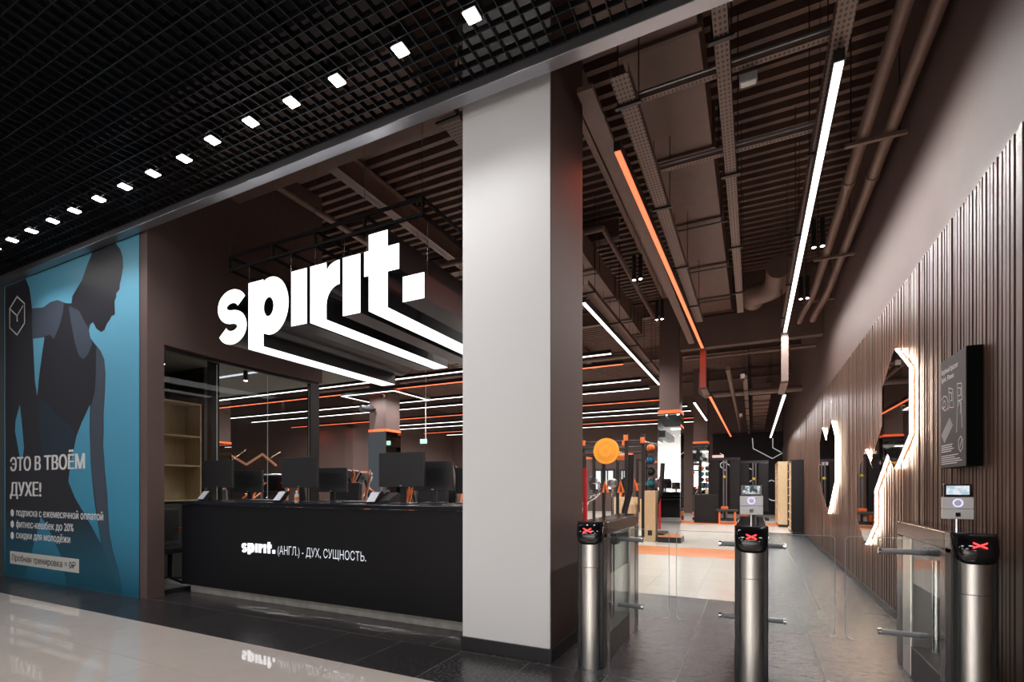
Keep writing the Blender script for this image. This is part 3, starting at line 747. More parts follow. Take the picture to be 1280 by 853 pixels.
# letter outlines shared by the big sign and the counter logo (metres, X and Z)
def ell(cx, cz, rx, rz, a0, a1, n):
    return [(cx+rx*math.cos(math.radians(a0+(a1-a0)*i/n)), cz+rz*math.sin(math.radians(a0+(a1-a0)*i/n))) for i in range(n+1)]
def s_outline():
    cx = -5.345
    sp = ell(cx, 3.316, 0.172, 0.118, 22, 270, 24)+ell(cx, 3.080, 0.172, 0.118, 90, -158, 24)[1:]
    L_, R_ = [], []
    for i, p in enumerate(sp):
        a = Vector(sp[max(0, i-1)]); b = Vector(sp[min(len(sp)-1, i+1)]); d = (b-a).normalized(); n = Vector((-d.y, d.x))
        wd = 0.076
        L_.append(tuple(Vector(p)+n*wd)); R_.append(tuple(Vector(p)-n*wd))
    return [L_+R_[::-1]]
GL = {
 's': s_outline(),
 'p': [[(-5.06, 2.80), (-4.82, 2.80), (-4.82, 2.955)]+ell(-4.70, 3.225, 0.27, 0.312, 246, 474, 24)+[(-4.82, 3.48), (-4.82, 3.53), (-5.06, 3.53)],
       ell(-4.735, 3.22, 0.080, 0.105, 0, 345, 23)],
 'i': [[(-4.385, 2.955), (-4.160, 2.955), (-4.160, 3.53), (-4.385, 3.53)]],
 'r': [[(-4.107, 2.955), (-3.885, 2.955), (-3.885, 3.10)]+[(-3.885+0.18*(1-math.cos(t*PI/12)), 3.10+0.185*math.sin(t*PI/12)) for t in range(1, 7)]+[(-3.705, 3.525)]+
       [(-3.705-0.175*math.sin(t*PI/12), 3.525-0.10*(1-math.cos(t*PI/12))) for t in range(1, 7)]+[(-3.885, 3.53), (-4.107, 3.53)]],
 'i2': [[(-3.660, 2.955), (-3.437, 2.955), (-3.437, 3.53), (-3.660, 3.53)]],
 't': [[(-3.328, 2.955), (-3.10, 2.955), (-3.10, 3.293), (-2.965, 3.293), (-2.965, 3.53), (-3.10, 3.53), (-3.10, 3.685), (-3.328, 3.685), (-3.328, 3.53), (-3.385, 3.53), (-3.385, 3.293), (-3.328, 3.293)]],
 'dot': [[(-2.92, 2.972), (-2.68, 2.972), (-2.68, 3.205), (-2.92, 3.205)]]}
# counter logo: same glyphs scaled down
gx0, gx1 = -5.61, -2.68
lx0, lx1 = -5.075, -4.535; lk = (lx1-lx0)/(gx1-gx0)
for k, loops in GL.items():
    gm = (min(a for a, c in loops[0])+max(a for a, c in loops[0]))/2
    lp = [[(lx0+(gm+(a-gm)*(0.90 if k in 'sp' else 0.80)-gx0)*lk, 0.55+(c-2.955)*0.165) for a, c in l] for l in loops]
    MB().prism(lp, fY, 3.621, 3.630).build('logo_letter', logo_e, ctr)
text_mb('(АНГЛ.) - ДУХ, СУЩНОСТЬ.', -4.50, -3.295, 0.552, 0.088, fY, 3.627, 0, -0.008).build('thin_lettering', logo_b, ctr, label='thin bluish glowing lettering')['kind'] = 'stuff'

# ================================================================= BIG HANGING SIGN
sg = thing('hanging_sign', 'huge illuminated white lettering on deep black boxes hung over reception', 'sign', (-4.15, 3.7, 2.8))
sign_blk = M('sign_side', (0.014, 0.014, 0.018), 0.34)
for k, loops in GL.items():
    bd = MB().prism(loops, fY, 3.706, 5.93).build('letter_box', sign_blk, sg)
    MB().prism(loops, fY, 3.70, 3.7055).build('letter_face', sign_w, bd)
    under = {'p': (-5.06, -4.82, 2.80), 'r': (-4.107, -3.885, 2.955), 't': (-3.328, -3.10, 2.955)}.get(k)
    if under:
        MB().box(under[0], under[1], 3.70, 5.92, under[2]-0.006, under[2]-0.001).build('underside_light', sign_w, bd)
    xm = sum(p[0] for p in loops[0])/len(loops[0]); zt_ = max(p[1] for p in loops[0])
    for y_ in (3.92, 5.75):
        MB().cyl((xm, y_, zt_), (xm, y_, 3.867), 0.004, 6).build('hanging_wire', chrome, bd)
        MB().cyl((xm, y_, zt_), (xm, y_, zt_+0.05), 0.010, 8).build('turnbuckle', chrome, bd)
tr = thing('sign_truss', 'black square tube frame suspended above the illuminated sign', 'frame', (-4.2, 4.8, 3.9))
for nme, seg in (('long_rail', [(x, y, z) for x in (0,) for y in (3.92, 5.75) for z in (3.88, 4.04)]),):
    for (_, y, z) in seg: MB().box(-5.714, -2.846, y-0.014, y+0.014, z-0.014, z+0.014).build('long_rail', black_m, tr)
for x in (-5.70, -4.95, -4.28, -3.58, -2.86):
    for z in (3.88, 4.04): MB().box(x-0.014, x+0.014, 3.92, 5.75, z-0.014, z+0.014).build('cross_rail', black_m, tr)
    for y in (3.92, 5.75): MB().box(x-0.012, x+0.012, y-0.012, y+0.012, 3.88, 4.04).build('upright', black_m, tr)
    for y in (3.92, 5.75): MB().cyl((x, y, 4.05), (x, y, 5.0 if y < 4.3 else 5.8), 0.004, 5).build('suspension_wire', chrome, tr)

# ================================================================= RECEPTION GLAZING + BACK ROOM
GXX = -6.2
w1 = struct_empty('window_1', 'black framed glass side wall of the back room')
MB().box(GXX-0.03, GXX+0.03, 3.40, 5.73, 2.86, 2.91).box(GXX-0.03, GXX+0.03, 3.40, 5.73, 0.0, 0.05).build('rail', black_m, w1)
MB().box(GXX-0.035, GXX+0.035, 5.56, 5.73, 0, 2.9).build('post', black_m, w1)
MB().box(GXX-0.02, GXX+0.02, 3.40, 3.42, 0, 2.9).build('post', black_m, w1)
for ya, yb in ((3.42, 4.09), (4.093, 4.83), (4.833, 5.56)):
    MB().box(GXX-0.005, GXX+0.005, ya, yb, 0.05, 2.86).build('pane', glass, w1)
    MB().box(GXX-0.0055, GXX+0.0055, yb-0.0018, yb+0.0018, 0.05, 2.83).build('pane_edge', M('glass_edge', (0.5, 0.6, 0.58), 0.3), w1)
struct('ceiling_back_room', MB().box(-12.0, -6.31, 3.37, 6.9, 3.2, 3.35), M('greige_ceiling', (0.16, 0.15, 0.13), 0.6))
struct('wall_back_room', MB().box(-9.0, -7.98, 5.05, 5.15, 0, 3.2).box(-12, -8.9, 3.37, 5.1, 0, 3.2), M('dark_room_wall', (0.03, 0.028, 0.028), 0.6))
tag(MB().box(-7.32, -7.22, 4.68, 4.80, 0, 3.2).build('black_post', black_m), 'black post beside the wooden shelf unit in the back room', 'post')
cab = thing('shelf_cabinet', 'light oak open shelf cabinet behind the reception glazing', 'cabinet', (-7.4, 4.2, 1.05))
cy0, cy1, cx = 3.82, 4.52, -7.20
MB().box(cx-0.38, cx-0.36, cy0, cy1, 1.06, 2.46).build('back_panel', wood, cab)
for y in (cy0, cy1-0.02): MB().box(cx-0.36, cx, y, y+0.02, 1.06, 2.46).build('side_panel', wood, cab)
for z in (1.06, 1.55, 1.97, 2.44): MB().box(cx-0.36, cx, cy0+0.02, cy1-0.02, z, z+0.022).build('shelf', wood, cab)
d = MB().box(cx-0.0, cx+0.02, cy0-0.12, cy0+0.0, 1.06, 2.46).build('door', wood, cab)
MB().tube([(cx+0.02, cy0-0.05, 1.95), (cx+0.05, cy0-0.05, 1.95), (cx+0.05, cy0-0.05, 2.10), (cx+0.02, cy0-0.05, 2.10)], 0.006, 8).build('handle', black_m, d)
tag(MB().box(-7.6, -7.15, 3.45, 4.66, 0.0, 1.03).build('low_cabinet', M('dark_grey_cab', (0.03, 0.03, 0.032), 0.5), None, 0.005), 'dark low cabinet below the oak shelf unit', 'cabinet')
ch = thing('office_chair', 'dark chair with orange armrest behind the glazing', 'chair', (-6.75, 3.85, 0))
MB().box(-6.98, -6.55, 3.62, 4.05, 0.42, 0.50).build('seat', black_p, ch, 0.02)
MB().box(-6.98, -6.92, 3.62, 4.05, 0.55, 0.98).build('backrest', black_p, ch, 0.02)
for y in (3.60, 4.05):
    MB().box(-6.95, -6.58, y-0.02, y+0.02, 0.68, 0.72).build('armrest', orange, ch, 0.01, label='orange armrest')
    MB().box(-6.66, -6.62, y-0.012, y+0.012, 0.46, 0.68).build('arm_post', black_m, ch)
MB().cyl((-6.76, 3.84, 0.08), (-6.76, 3.84, 0.42), 0.03, 12).build('gas_column', black_m, ch)
for k in range(5):
    a = k*2*PI/5; MB().cyl((-6.76, 3.84, 0.09), (-6.76+0.27*math.cos(a), 3.84+0.27*math.sin(a), 0.045), 0.018, 8).build('leg', black_m, ch)
tag(MB().box(-6.165, -6.155, 3.42, 3.43, 0.06, 1.15).build('blue_light_strip', gblue), 'thin blue lit edge at the left end of the glazing', 'light strip')
def ceil_spot(x, y, z0, ztop, label, e=30):
    t = thing('surface_spotlight', label, 'spotlight', (x, y, z0))
    MB().cyl((x, y, z0), (x, y, z0+0.16), 0.035, 16).build('cylinder', black_m, t, smooth=True)
    if ztop > z0+0.17: MB().cyl((x, y, z0+0.16), (x, y, ztop), 0.006, 6).build('stem', black_m, t)
    MB().cyl((x, y, z0-0.004), (x, y, z0-0.0005), 0.028, 14).build('lens', spot_e, t)
    l = bpy.data.lights.new('spot_beam', 'SPOT'); l.energy = e; l.spot_size = math.radians(110); l.spot_blend = 0.7; l.shadow_soft_size = 0.03
    lo = bpy.data.objects.new('spot_beam', l); COL.objects.link(lo); lo.parent = t; lo.location = (0, 0, -0.012)
p = at(203, 455, Z=3.03); ceil_spot(p.x, p.y, 3.03, 3.2, 'surface spotlight nearest the banner inside the back room', 22)
p = at(307, 476, Z=3.03); ceil_spot(p.x, p.y, 3.03, 3.2, 'surface spotlight in the middle of the back room ceiling', 22)
p = at(221, 490, Z=3.03); ceil_spot(p.x, p.y, 3.03, 3.2, 'distant surface spotlight above the oak shelves', 10)
tag(MB().box(-9.0, -6.5, 5.6, 5.66, 3.188, 3.199).build('ceiling_light_strip', M('dim_strip', (0.8, 0.8, 0.9), 0.4, emit=0.8, ecol=(0.85, 0.87, 1))), 'long pale light strip on the back room ceiling', 'light')

# ================================================================= THINGS ON THE COUNTER
def monitor(xc, y, zc, w_, h, label, rot=0.0, facing=1, zbase=1.09):
    t = thing('monitor', label, 'monitor', (0, 0, 0))
    MB().box(-w_/2, w_/2, -0.014, 0.014, zc-h/2, zc+h/2).build('case', black_p, t, 0.004)
    MB().box(-w_/2+0.01, w_/2-0.01, 0.0145, 0.016, zc-h/2+0.012, zc+h/2-0.01).build('screen', black_g, t)
    MB().box(-0.03, 0.03, 0.018, 0.04, zbase+0.012, zc).build('stand', black_m, t)
    MB().box(-0.12, 0.12, -0.06, 0.12, zbase, zbase+0.012).build('foot', black_m, t, 0.003)
    MB().box(-0.012, 0.012, -0.016, -0.0145, zc-h/2+0.006, zc-h/2+0.018).build('badge', alum, t)
    t.location = (xc, y, 0); t.rotation_euler = (0, 0, rot)
    return t
monitor(-5.83, 3.86, 1.415, 0.55, 0.33, 'large flat monitor seen from behind at the left end of the counter')
monitor(-4.44, 3.86, 1.415, 0.54, 0.33, 'large flat monitor in the middle of the counter')
monitor(-3.06, 3.86, 1.425, 0.54, 0.335, 'large flat monitor on the counter nearest the white pillar')
monitor(-5.80, 4.24, 1.33, 0.42, 0.28, 'smaller dark monitor behind the leftmost monitor', 0.25)
monitor(-4.37, 4.24, 1.34, 0.42, 0.28, 'smaller dark monitor behind the middle monitor', 0.2)
monitor(-2.93, 4.20, 1.37, 0.44, 0.30, 'smaller dark monitor right behind the monitor nearest the pillar', 0.15)
monitor(-2.55, 4.24, 1.32, 0.30, 0.26, 'narrow dark monitor closest to the white pillar', -0.2)
def pos_stand(px, label):
    p = at(px, 620, Y=3.78); x = p.x; y = 3.78
    t = thing('card_terminal', label, 'terminal', (x, y, 1.09))
    MB().box(x-0.06, x+0.07, y-0.05, y+0.06, 1.09, 1.10).build('base', black_m, t, 0.003)
    pr = [(-0.05, 0.02), (0.03, 0.115), (0.06, 0.125), (0.075, 0.11), (0.02, 0.03), (-0.02, 0.01)]
    MB().prism([(y+a, 1.09+b_) for a, b_ in pr], fX, x-0.055, x+0.055).build('stand', black_p, t)
    R = Matrix.Rotation(math.radians(50), 3, 'X')
    MB().bbox((x, y-0.018, 1.16), (0.05, 0.06, 0.002), R).build('white_card', M('card', (0.60, 0.62, 0.68), 0.4, noise=0.05, nscale=60), t)
pos_stand(256, 'white card terminal at the left end of the counter')
pos_stand(351, 'white card terminal left of the middle monitor')
pos_stand(468, 'white card terminal left of the monitor by the pillar')
def small_box(x, y, w_, d_, h, mat, name, label, cat, z=1.09):
    tag(MB().box(x-w_/2, x+w_/2, y-d_/2, y+d_/2, z, z+h).build(name, mat, None, 0.004), label, cat)
p = at(371, 622, Y=3.80)
t = thing('drink_bottle', 'small clear bottle with label beside the middle monitor', 'bottle', (p.x, 3.8, 1.09))
MB().lathe([(0.022, 0), (0.024, 0.01), (0.024, 0.08), (0.010, 0.105), (0.010, 0.115)], (p.x, 3.8, 1.09), 14).build('body', M('bottle_pl', (0.5, 0.55, 0.5), 0.15), t, smooth=True)
MB().cyl((p.x, 3.8, 1.205), (p.x, 3.8, 1.218), 0.012, 12).build('cap', white_pl, t)
MB().cyl((p.x, 3.8, 1.115), (p.x, 3.8, 1.15), 0.0248, 14).build('label_band', orange, t)
def keyboard(x, label):
    t = thing('keyboard', label, 'keyboard', (x, 4.05, 1.09))
    MB().box(x-0.2, x+0.2, 3.98, 4.11, 1.09, 1.105).build('body', black_p, t, 0.004)
    b = MB()
    for i in range(12):
        for j in range(4): b.box(x-0.185+i*0.031, x-0.158+i*0.031, 3.99+j*0.028, 4.014+j*0.028, 1.105, 1.110)
    k_ = b.build('keys', grey_pl, t); k_['kind'] = 'stuff'
keyboard(-5.25, 'dark keyboard on the left part of the counter'); keyboard(-3.75, 'dark keyboard right of the middle monitor')
def phone(x, label):
    t = thing('desk_phone', label, 'phone', (x, 4.1, 1.09))
    MB().prism([(4.0, 1.09), (4.18, 1.09), (4.18, 1.19), (4.15, 1.20), (4.0, 1.12)], fX, x-0.09, x+0.09).build('base', black_p, t, 0.004)
    MB().tube([(x-0.06, 4.02, 1.14), (x-0.06, 4.05, 1.17), (x-0.06, 4.13, 1.21), (x-0.06, 4.17, 1.21)], 0.02, 8).build('handset', black_m, t, smooth=True)
phone(-3.42, 'black desk phone left of the monitor nearest the pillar'); phone(-2.28, 'black desk phone near the white pillar')
def stool_back(x, label):
    t = thing('reception_chair', label, 'chair', (x, 4.9, 0))
    MB().box(x-0.23, x+0.23, 4.72, 5.12, 0.5, 0.58).build('seat', black_p, t, 0.02)
    MB().prism([(5.08, 0.62), (5.14, 0.62), (5.20, 1.30), (5.15, 1.32)], fX, x-0.22, x+0.22).build('backrest', black_p, t, 0.015)
    MB().cyl((x, 4.92, 0.06), (x, 4.92, 0.5), 0.03, 12).build('gas_column', chrome, t)
    for k in range(5):
        a = k*2*PI/5; MB().cyl((x, 4.92, 0.08), (x+0.28*math.cos(a), 4.92+0.28*math.sin(a), 0.04), 0.02, 8).build('leg', black_m, t)
stool_back(-5.0, 'black reception chair behind the left part of the counter')
stool_back(-3.6, 'black reception chair behind the right part of the counter')

# ================================================================= TURNSTILES
def turnstile(xc, y0, y1, label, arms, term, wings):
    t = thing('turnstile', label, 'turnstile', (xc, (y0+y1)/2, 0))
    hw = 0.092; H = 1.015; r = 0.066
    # half round front column with cap
    n = 14
    arc = [(xc-r*math.cos(PI*i/n), y0+0.058-0.05*math.sin(PI*i/n)) for i in range(n+1)]
    def plan(z0, z1, scale=1.0, extra=0.0):
        pts = [(xc-(r+extra)*math.cos(PI*i/n), y0+0.052-(0.042+extra)*math.sin(PI*i/n)) for i in range(n+1)]
        pts += [(xc+r+extra, y0+0.09), (xc-r-extra, y0+0.09)]
        return MB().prism(pts, fZ, z0, z1)
    plan(0.0, 0.70).build('lower_shell', steel, t, smooth=True)
    plan(0.703, 0.90).build('upper_shell', steel, t, smooth=True)
    MB().box(xc-hw, xc+hw, y0+0.06, y0+0.16, 0, 0.93).build('front_post', black_m, t, 0.006)
    # cap: curved glossy nose sloping up and back
    cap = MB(); m = 12; k = 0
    rowsp = [(0.858, 0.80), (0.880, 0.95), (0.91, 1.0), (0.985, 0.80), (1.005, 0.5), (H, 0.30)]
    N_ = 16
    for (z, q) in rowsp:
        for i in range(N_+1):
            a = PI*i/N_
            xx = xc-(hw+0.002)*math.copysign(min(1, abs(math.cos(a))**0.55), math.cos(a))
            bulge = math.sin(a)**0.7
            zz_ = z - (0.0 if z > 0.95 else (0.0))
            if z < 0.95: zz_ = z + (1-math.sin(a)**0.9)*0.075*(0.95-z)/0.092
            cap.v.append((xx, y0+0.075-0.085*q*bulge, zz_))
    for a in range(len(rowsp)-1):
        for i in range(N_): cap.f.append((a*(N_+1)+i, a*(N_+1)+i+1, (a+1)*(N_+1)+i+1, (a+1)*(N_+1)+i))
    cap.f.append(tuple((len(rowsp)-1)*(N_+1)+i for i in range(N_+1))); cap.f.append(tuple(reversed(range(N_+1))))
    co = cap.build('display_cap', black_g, t, smooth=True)
    MB().box(xc-hw, xc+hw, y0+0.07, y0+0.17, 0.90, H).build('cap_back', black_g, t, 0.004)
    # red cross on the sloping face
    def face(a, b): return (xc+a, y0-0.003+0.017*max(0, (b-0.93)/0.055), b)
    cz_ = 0.958
    xb = MB()
    for sgn in (-1, 1):
        for s2 in (-1, 1):
            p0 = Vector((sgn*0.028, cz_+s2*0.013)); p1 = Vector((0, cz_))
            mm = (p0+p1)/2
            xb.v += [(xc+p0.x, y0-0.0155, p0.y-0.004), (xc+p1.x, y0-0.0155, p1.y-0.004), (xc+p1.x, y0-0.0155, p1.y+0.004), (xc+p0.x, y0-0.0155, p0.y+0.004)]
            kk = len(xb.v)-4; xb.f.append((kk, kk+1, kk+2, kk+3))
    xb.build('red_cross', red_e, co)
    # top beam and rear posts
    MB().box(xc-hw, xc+hw, y0+0.17, y1, 0.915, H-0.008).build('top_beam', steel_d, t, 0.006)
    MB().box(xc-hw+0.008, xc+hw-0.008, y0+0.17, y1-0.01, H-0.008, H).build('top_lid', black_g, t, 0.003)
    MB().box(xc-hw, xc+hw, y0+0.16, y0+0.24, 0.0, 0.915).build('front_side_cheek', steel_d, t, 0.004)
    MB().box(xc-hw, xc+hw, y1-0.14, y1, 0, 0.915).build('rear_post', steel_d, t, 0.006)
    MB().box(xc-hw, xc+hw, y1-0.34, y1-0.155, 0, 0.915).build('inner_post', steel, t, 0.006)
    MB().box(xc-hw+0.004, xc+hw-0.004, y0+0.24, y1-0.34, 0, 0.20).build('bottom_panel', M('dark_satin_steel', (0.06, 0.06, 0.062), 0.4, 0.7), t, 0.003)
    for sx in (-1, 1):
        MB().box(xc+sx*(hw-0.012)-0.003, xc+sx*(hw-0.012)+0.003, y0+0.24, y1-0.34, 0.20, 0.915).build('side_glass', glass, t)
    ym = y0+0.66
    MB().box(xc-0.05, xc+0.05, ym-0.06, ym+0.06, 0.80, 0.88).build('drive_box', black_m, t, 0.006)
    MB().cyl((xc, ym, 0.20), (xc, ym, 0.80), 0.02, 12).build('pivot_shaft', chrome, t)
    for sx, reach, wing in wings:
        xa = xc+sx*(hw-0.045); xe = xc+sx*(hw+reach)
        for z in (0.84, 0.315):
            am = MB().cyl((xa, ym, z), (xe, ym, z), 0.018, 14).build('swing_arm', grey_pl, t, smooth=True)
            MB().cyl((xe-sx*0.012, ym, z), (xe+sx*0.004, ym, z), 0.0195, 14).build('arm_cap', chrome, am)
        wx = xc+sx*wing; xi = xc+sx*(hw+0.02)
        rr = 0.03; q = []
        for (cx_, cz2, a0) in ((wx-sx*rr, 0.925-rr, 0), (wx-sx*rr, 0.25+rr, -90)):
            for i in range(6):
                a = math.radians((a0+(90-18*i) if a0 == 0 else a0+90-18*i-0))
                q.append((cx_+sx*rr*math.cos(a), cz2+rr*math.sin(a)))
        q += [(xi, 0.25), (xi, 0.925)]
        g_ = MB().prism(q, fY, ym-0.004, ym+0.004).build('glass_wing', glass, t)
        b = MB().tube([(x_, ym, z_) for x_, z_ in q[:-2]], 0.0022, 5); b.cyl((xi, ym, 0.925), (wx-sx*rr, ym, 0.925), 0.0018, 5).build('polished_edge', M('glass_rim', (0.45, 0.5, 0.5), 0.2), g_)
    if term:
        ty = y0+0.30; tz = 1.075
        MB().cyl((xc, ty+0.015, H), (xc, ty+0.015, 1.10), 0.012, 14).build('terminal_pole', chrome, t)
        tt = MB().box(xc-0.068, xc+0.068, ty-0.012, ty+0.012, tz, tz+0.055).build('reader_lower', white_pl, t, 0.003)
        MB().box(xc-0.068, xc+0.068, ty-0.012, ty+0.012, tz+0.057, tz+0.122).build('reader_upper', white_pl, t, 0.003)
        sc = MB().box(xc-0.064, xc+0.064, ty-0.008, ty+0.012, tz+0.124, tz+0.195).build('screen_case', black_g, t, 0.004)
        scm = M('lit_screen', (0.6, 0.7, 0.9), 0.3)
        MB().box(xc-0.050, xc+0.050, ty-0.0095, ty-0.0085, tz+0.136, tz+0.186).build('screen', term, sc)
        MB().tube([(xc+0.020*math.cos(a*PI/12), ty-0.0135, tz+0.090+0.020*math.sin(a*PI/12)) for a in range(24)], 0.0022, 6, closed=True).build('ring_light', M('ring_violet', (0.6, 0.6, 1), 0.3, emit=1.6, ecol=(0.5, 0.5, 1.0)), t)
        MB().box(xc-0.011, xc+0.011, ty-0.0145, ty-0.012, tz+0.014, tz+0.036).build('sensor', black_g, tt)
    return t
def screen_mat(name, a, b_, sc):
    m = bpy.data.materials.new(name); m.use_nodes = True; nt = m.node_tree; N = nt.nodes; L = nt.links; p = N['Principled BSDF']
    tc = N.new('ShaderNodeTexCoord'); n = N.new('ShaderNodeTexNoise'); n.inputs['Scale'].default_value = sc; L.new(tc.outputs['Object'], n.inputs['Vector'])
    r = N.new('ShaderNodeValToRGB'); r.color_ramp.elements[0].position = 0.42; r.color_ramp.elements[0].color = (*a, 1); r.color_ramp.elements[1].position = 0.58; r.color_ramp.elements[1].color = (*b_, 1)
    L.new(n.outputs[0], r.inputs[0]); L.new(r.outputs[0], p.inputs['Emission Color']); p.inputs['Emission Strength'].default_value = 0.9
    p.inputs['Base Color'].default_value = (0.02, 0.02, 0.02, 1)
    return m
s1 = screen_mat('screen_picture_dark', (0.03, 0.05, 0.06), (0.75, 0.85, 0.9), 45)
s2 = screen_mat('screen_picture_light', (0.45, 0.62, 0.75), (0.85, 0.9, 0.95), 30)
turnstile(-1.018, 3.29, 4.52, 'leftmost steel turnstile with red cross beside the white pillar', 1, None, [(1, 0.15, 0.44)])
turnstile(-0.008, 3.29, 4.52, 'middle steel turnstile with red cross and face reader on a pole', 1, s1, [(-1, 0.12, 0.515), (1, 0.12, 0.505)])
turnstile(1.03, 3.29, 4.45, 'rightmost steel turnstile with face reader against the slatted wall', 1, s2, [(-1, 0.20, 0.475)])

# ================================================================= RIGHT WALL: MIRRORS AND BOARD
MXF = 1.185
def hex_pts(cy, cz_, R): return [(cy+R*math.sin(k*PI/3), cz_+R*math.cos(k*PI/3)) for k in range(6)]
def mirror_group(panels, outline, label, lit=None):
    cy = sum(p[0] for p in outline)/len(outline); cz_ = sum(p[1] for p in outline)/len(outline)
    t = thing('hexagon_mirror', label, 'mirror', (MXF, cy, cz_))
    for p in panels:
        g = MB().prism(p, fX, MXF, MXF+0.006).build('mirror_panel', mirror_d, t)
        c0 = sum(a for a, _ in p)/len(p); c1 = sum(b_ for _, b_ in p)/len(p)
        ins = [(c0+(a-c0)*0.93, c1+(b_-c1)*0.93) for a, b_ in p]
        MB().prism(ins, fX, MXF+0.007, MXF+0.022).build('backing_board', black_m, g)
    # light strip along the outline behind the glass
    b = MB(); n = len(outline)
    c = Vector((cy, cz_))
    for i in range(n):
        p = Vector(outline[i]); q = Vector(outline[(i+1) % n]); d = (q-p); L_ = d.length; d.normalize(); nn = Vector((-d.y, d.x))
        m_ = (p+q)/2
        off = nn*0.003
        a1, a2 = p+off, q+off
        b.v += [(MXF+0.008, a1.x, a1.y), (MXF+0.008, a2.x, a2.y), (MXF+0.030, a2.x, a2.y), (MXF+0.030, a1.x, a1.y)]
        k = len(b.v)-4; b.f.append((k, k+1, k+2, k+3))
    b.build('backlight_strip', warm_e, t)
    b = MB().tube([(MXF+0.003, a, c_) for a, c_ in outline], 0.0035, 5, closed=True); b.build('polished_edge', alum, t)
    return t
H1 = hex_pts(5.72, 1.985, 0.555); H3 = hex_pts(7.05, 1.14, 0.555)
# order outlines clockwise in (Y,Z) so the inward normal is consistent
y1l, y3r = 5.72+0.4806, 7.05-0.4806
band = [(y1l, 1.88), (6.75, 1.533), (6.569, 1.4175), (6.569, 1.22), (5.99, 1.586), (y1l, 1.7075)]
out1 = [(5.72, 2.54), (y1l, 2.2625), (y1l, 1.88), (6.75, 1.533), (7.05, 1.695), (7.5306, 1.4175), (7.5306, 0.8625), (7.05, 0.585), (6.5694, 0.8625), (6.5694, 1.22), (5.99, 1.586), (5.72, 1.43), (5.2394, 1.7075), (5.2394, 2.2625)]
mirror_group([H1, H3, band], out1, 'large near pair of linked hexagon mirrors glowing on the slatted wall')
out2 = [(9.85, 2.37), (10.52, 2.09), (11.05, 2.38), (11.45, 2.12), (11.45, 1.40), (10.25, 0.80), (9.43, 1.38), (9.43, 2.06)]
mirror_group([[(9.85, 2.37), (10.37, 2.155), (10.30, 0.835), (10.25, 0.80), (9.43, 1.38), (9.43, 2.06)], [(10.375, 2.15), (10.52, 2.09), (11.05, 2.38), (11.45, 2.12), (11.45, 1.40), (10.305, 0.835)]],
             out2, 'smaller looking far heart shaped hexagon mirror glowing on the slatted wall')
bd = thing('info_board', 'grey instruction board in a deep black box on the slatted wall', 'board', (1.18, 4.08, 1.38))
MB().box(1.152, WX-0.032, 3.86, 4.31, 1.38, 2.10).build('box_body', M('matt_black_box', (0.003, 0.003, 0.003), 0.8, spec=0.1), bd)
MB().box(1.148, 1.1515, 3.862, 4.308, 1.382, 2.098).build('printed_face', M('board_grey', (0.045, 0.045, 0.048), 0.5), bd)
wf = M('board_print', (0.85, 0.85, 0.86), 0.5)
for_box = M('matt_black_box', (0.003, 0.003, 0.003), 0.8, spec=0.1)
fXr = lambda a, b_, d: (1.1475+d, a, b_)
text_mb('Клубный браслет', 4.285, 3.985, 2.005, 0.034, fXr, 0, 0, 0.022).build('lettering', wf, bd)['kind'] = 'stuff'
text_mb('Spirit. Fitness', 4.285, 4.06, 1.955, 0.034, fXr, 0, 0, 0.022).build('lettering', wf, bd)['kind'] = 'stuff'
b = MB(); fB = lambda a, b_, d: (1.1474-(d-0), a, b_)
def bl(pts, wd=0.005): strip(b, pts, wd, lambda a, c_, d: (1.1478-d, a, c_), 0)
bl([(4.28, 1.84), (4.24, 1.86), (4.19, 1.85), (4.16, 1.81), (4.17, 1.77), (4.22, 1.76), (4.28, 1.79)])
bl([(4.26, 1.81), (4.24, 1.83), (4.21, 1.82), (4.21, 1.79), (4.24, 1.78), (4.26, 1.80)])
bl([(4.15, 1.90), (4.08, 1.88), (4.06, 1.76), (4.13, 1.77), (4.15, 1.90)]); bl([(4.14, 1.87), (4.10, 1.86), (4.09, 1.81), (4.12, 1.81)])
bl([(4.00, 1.90), (3.93, 1.89), (3.92, 1.79), (3.99, 1.79), (4.00, 1.90)]); bl([(3.98, 1.87), (3.94, 1.86), (3.94, 1.82), (3.98, 1.82)])
bl([(3.99, 1.79), (4.0, 1.72), (4.01, 1.60)]); bl([(3.94, 1.79), (3.93, 1.72), (3.92, 1.62)]); bl([(3.98, 1.76), (3.96, 1.79), (3.94, 1.76), (3.95, 1.71)])
for i in range(5): bl([(4.28-0.012*i, 1.60-0.012*i), (4.13-0.012*i, 1.70-0.012*i)], 0.006)
for i, l_ in enumerate((0.20, 0.19, 0.22, 0.18)): bl([(4.285, 1.53-0.014*i), (4.285-l_, 1.53-0.014*i)], 0.006)
for i, l_ in enumerate((0.30, 0.24, 0.33, 0.36, 0.28)): bl([(4.285, 1.46-0.013*i), (4.285-l_, 1.46-0.013*i)], 0.005)
bl([(3.945+0.038*math.sin(k*PI/3), 1.52+0.048*math.cos(k*PI/3)) for k in range(7)], 0.005); bl([(3.955, 1.50), (3.945, 1.515), (3.92, 1.545)], 0.006)
b.build('line_drawing', wf, bd)
MB().box(1.1470, 1.1474, 4.135, 4.165, 1.755, 1.785).build('pink_mark', M('pink_print', (0.45, 0.14, 0.18), 0.5), bd)

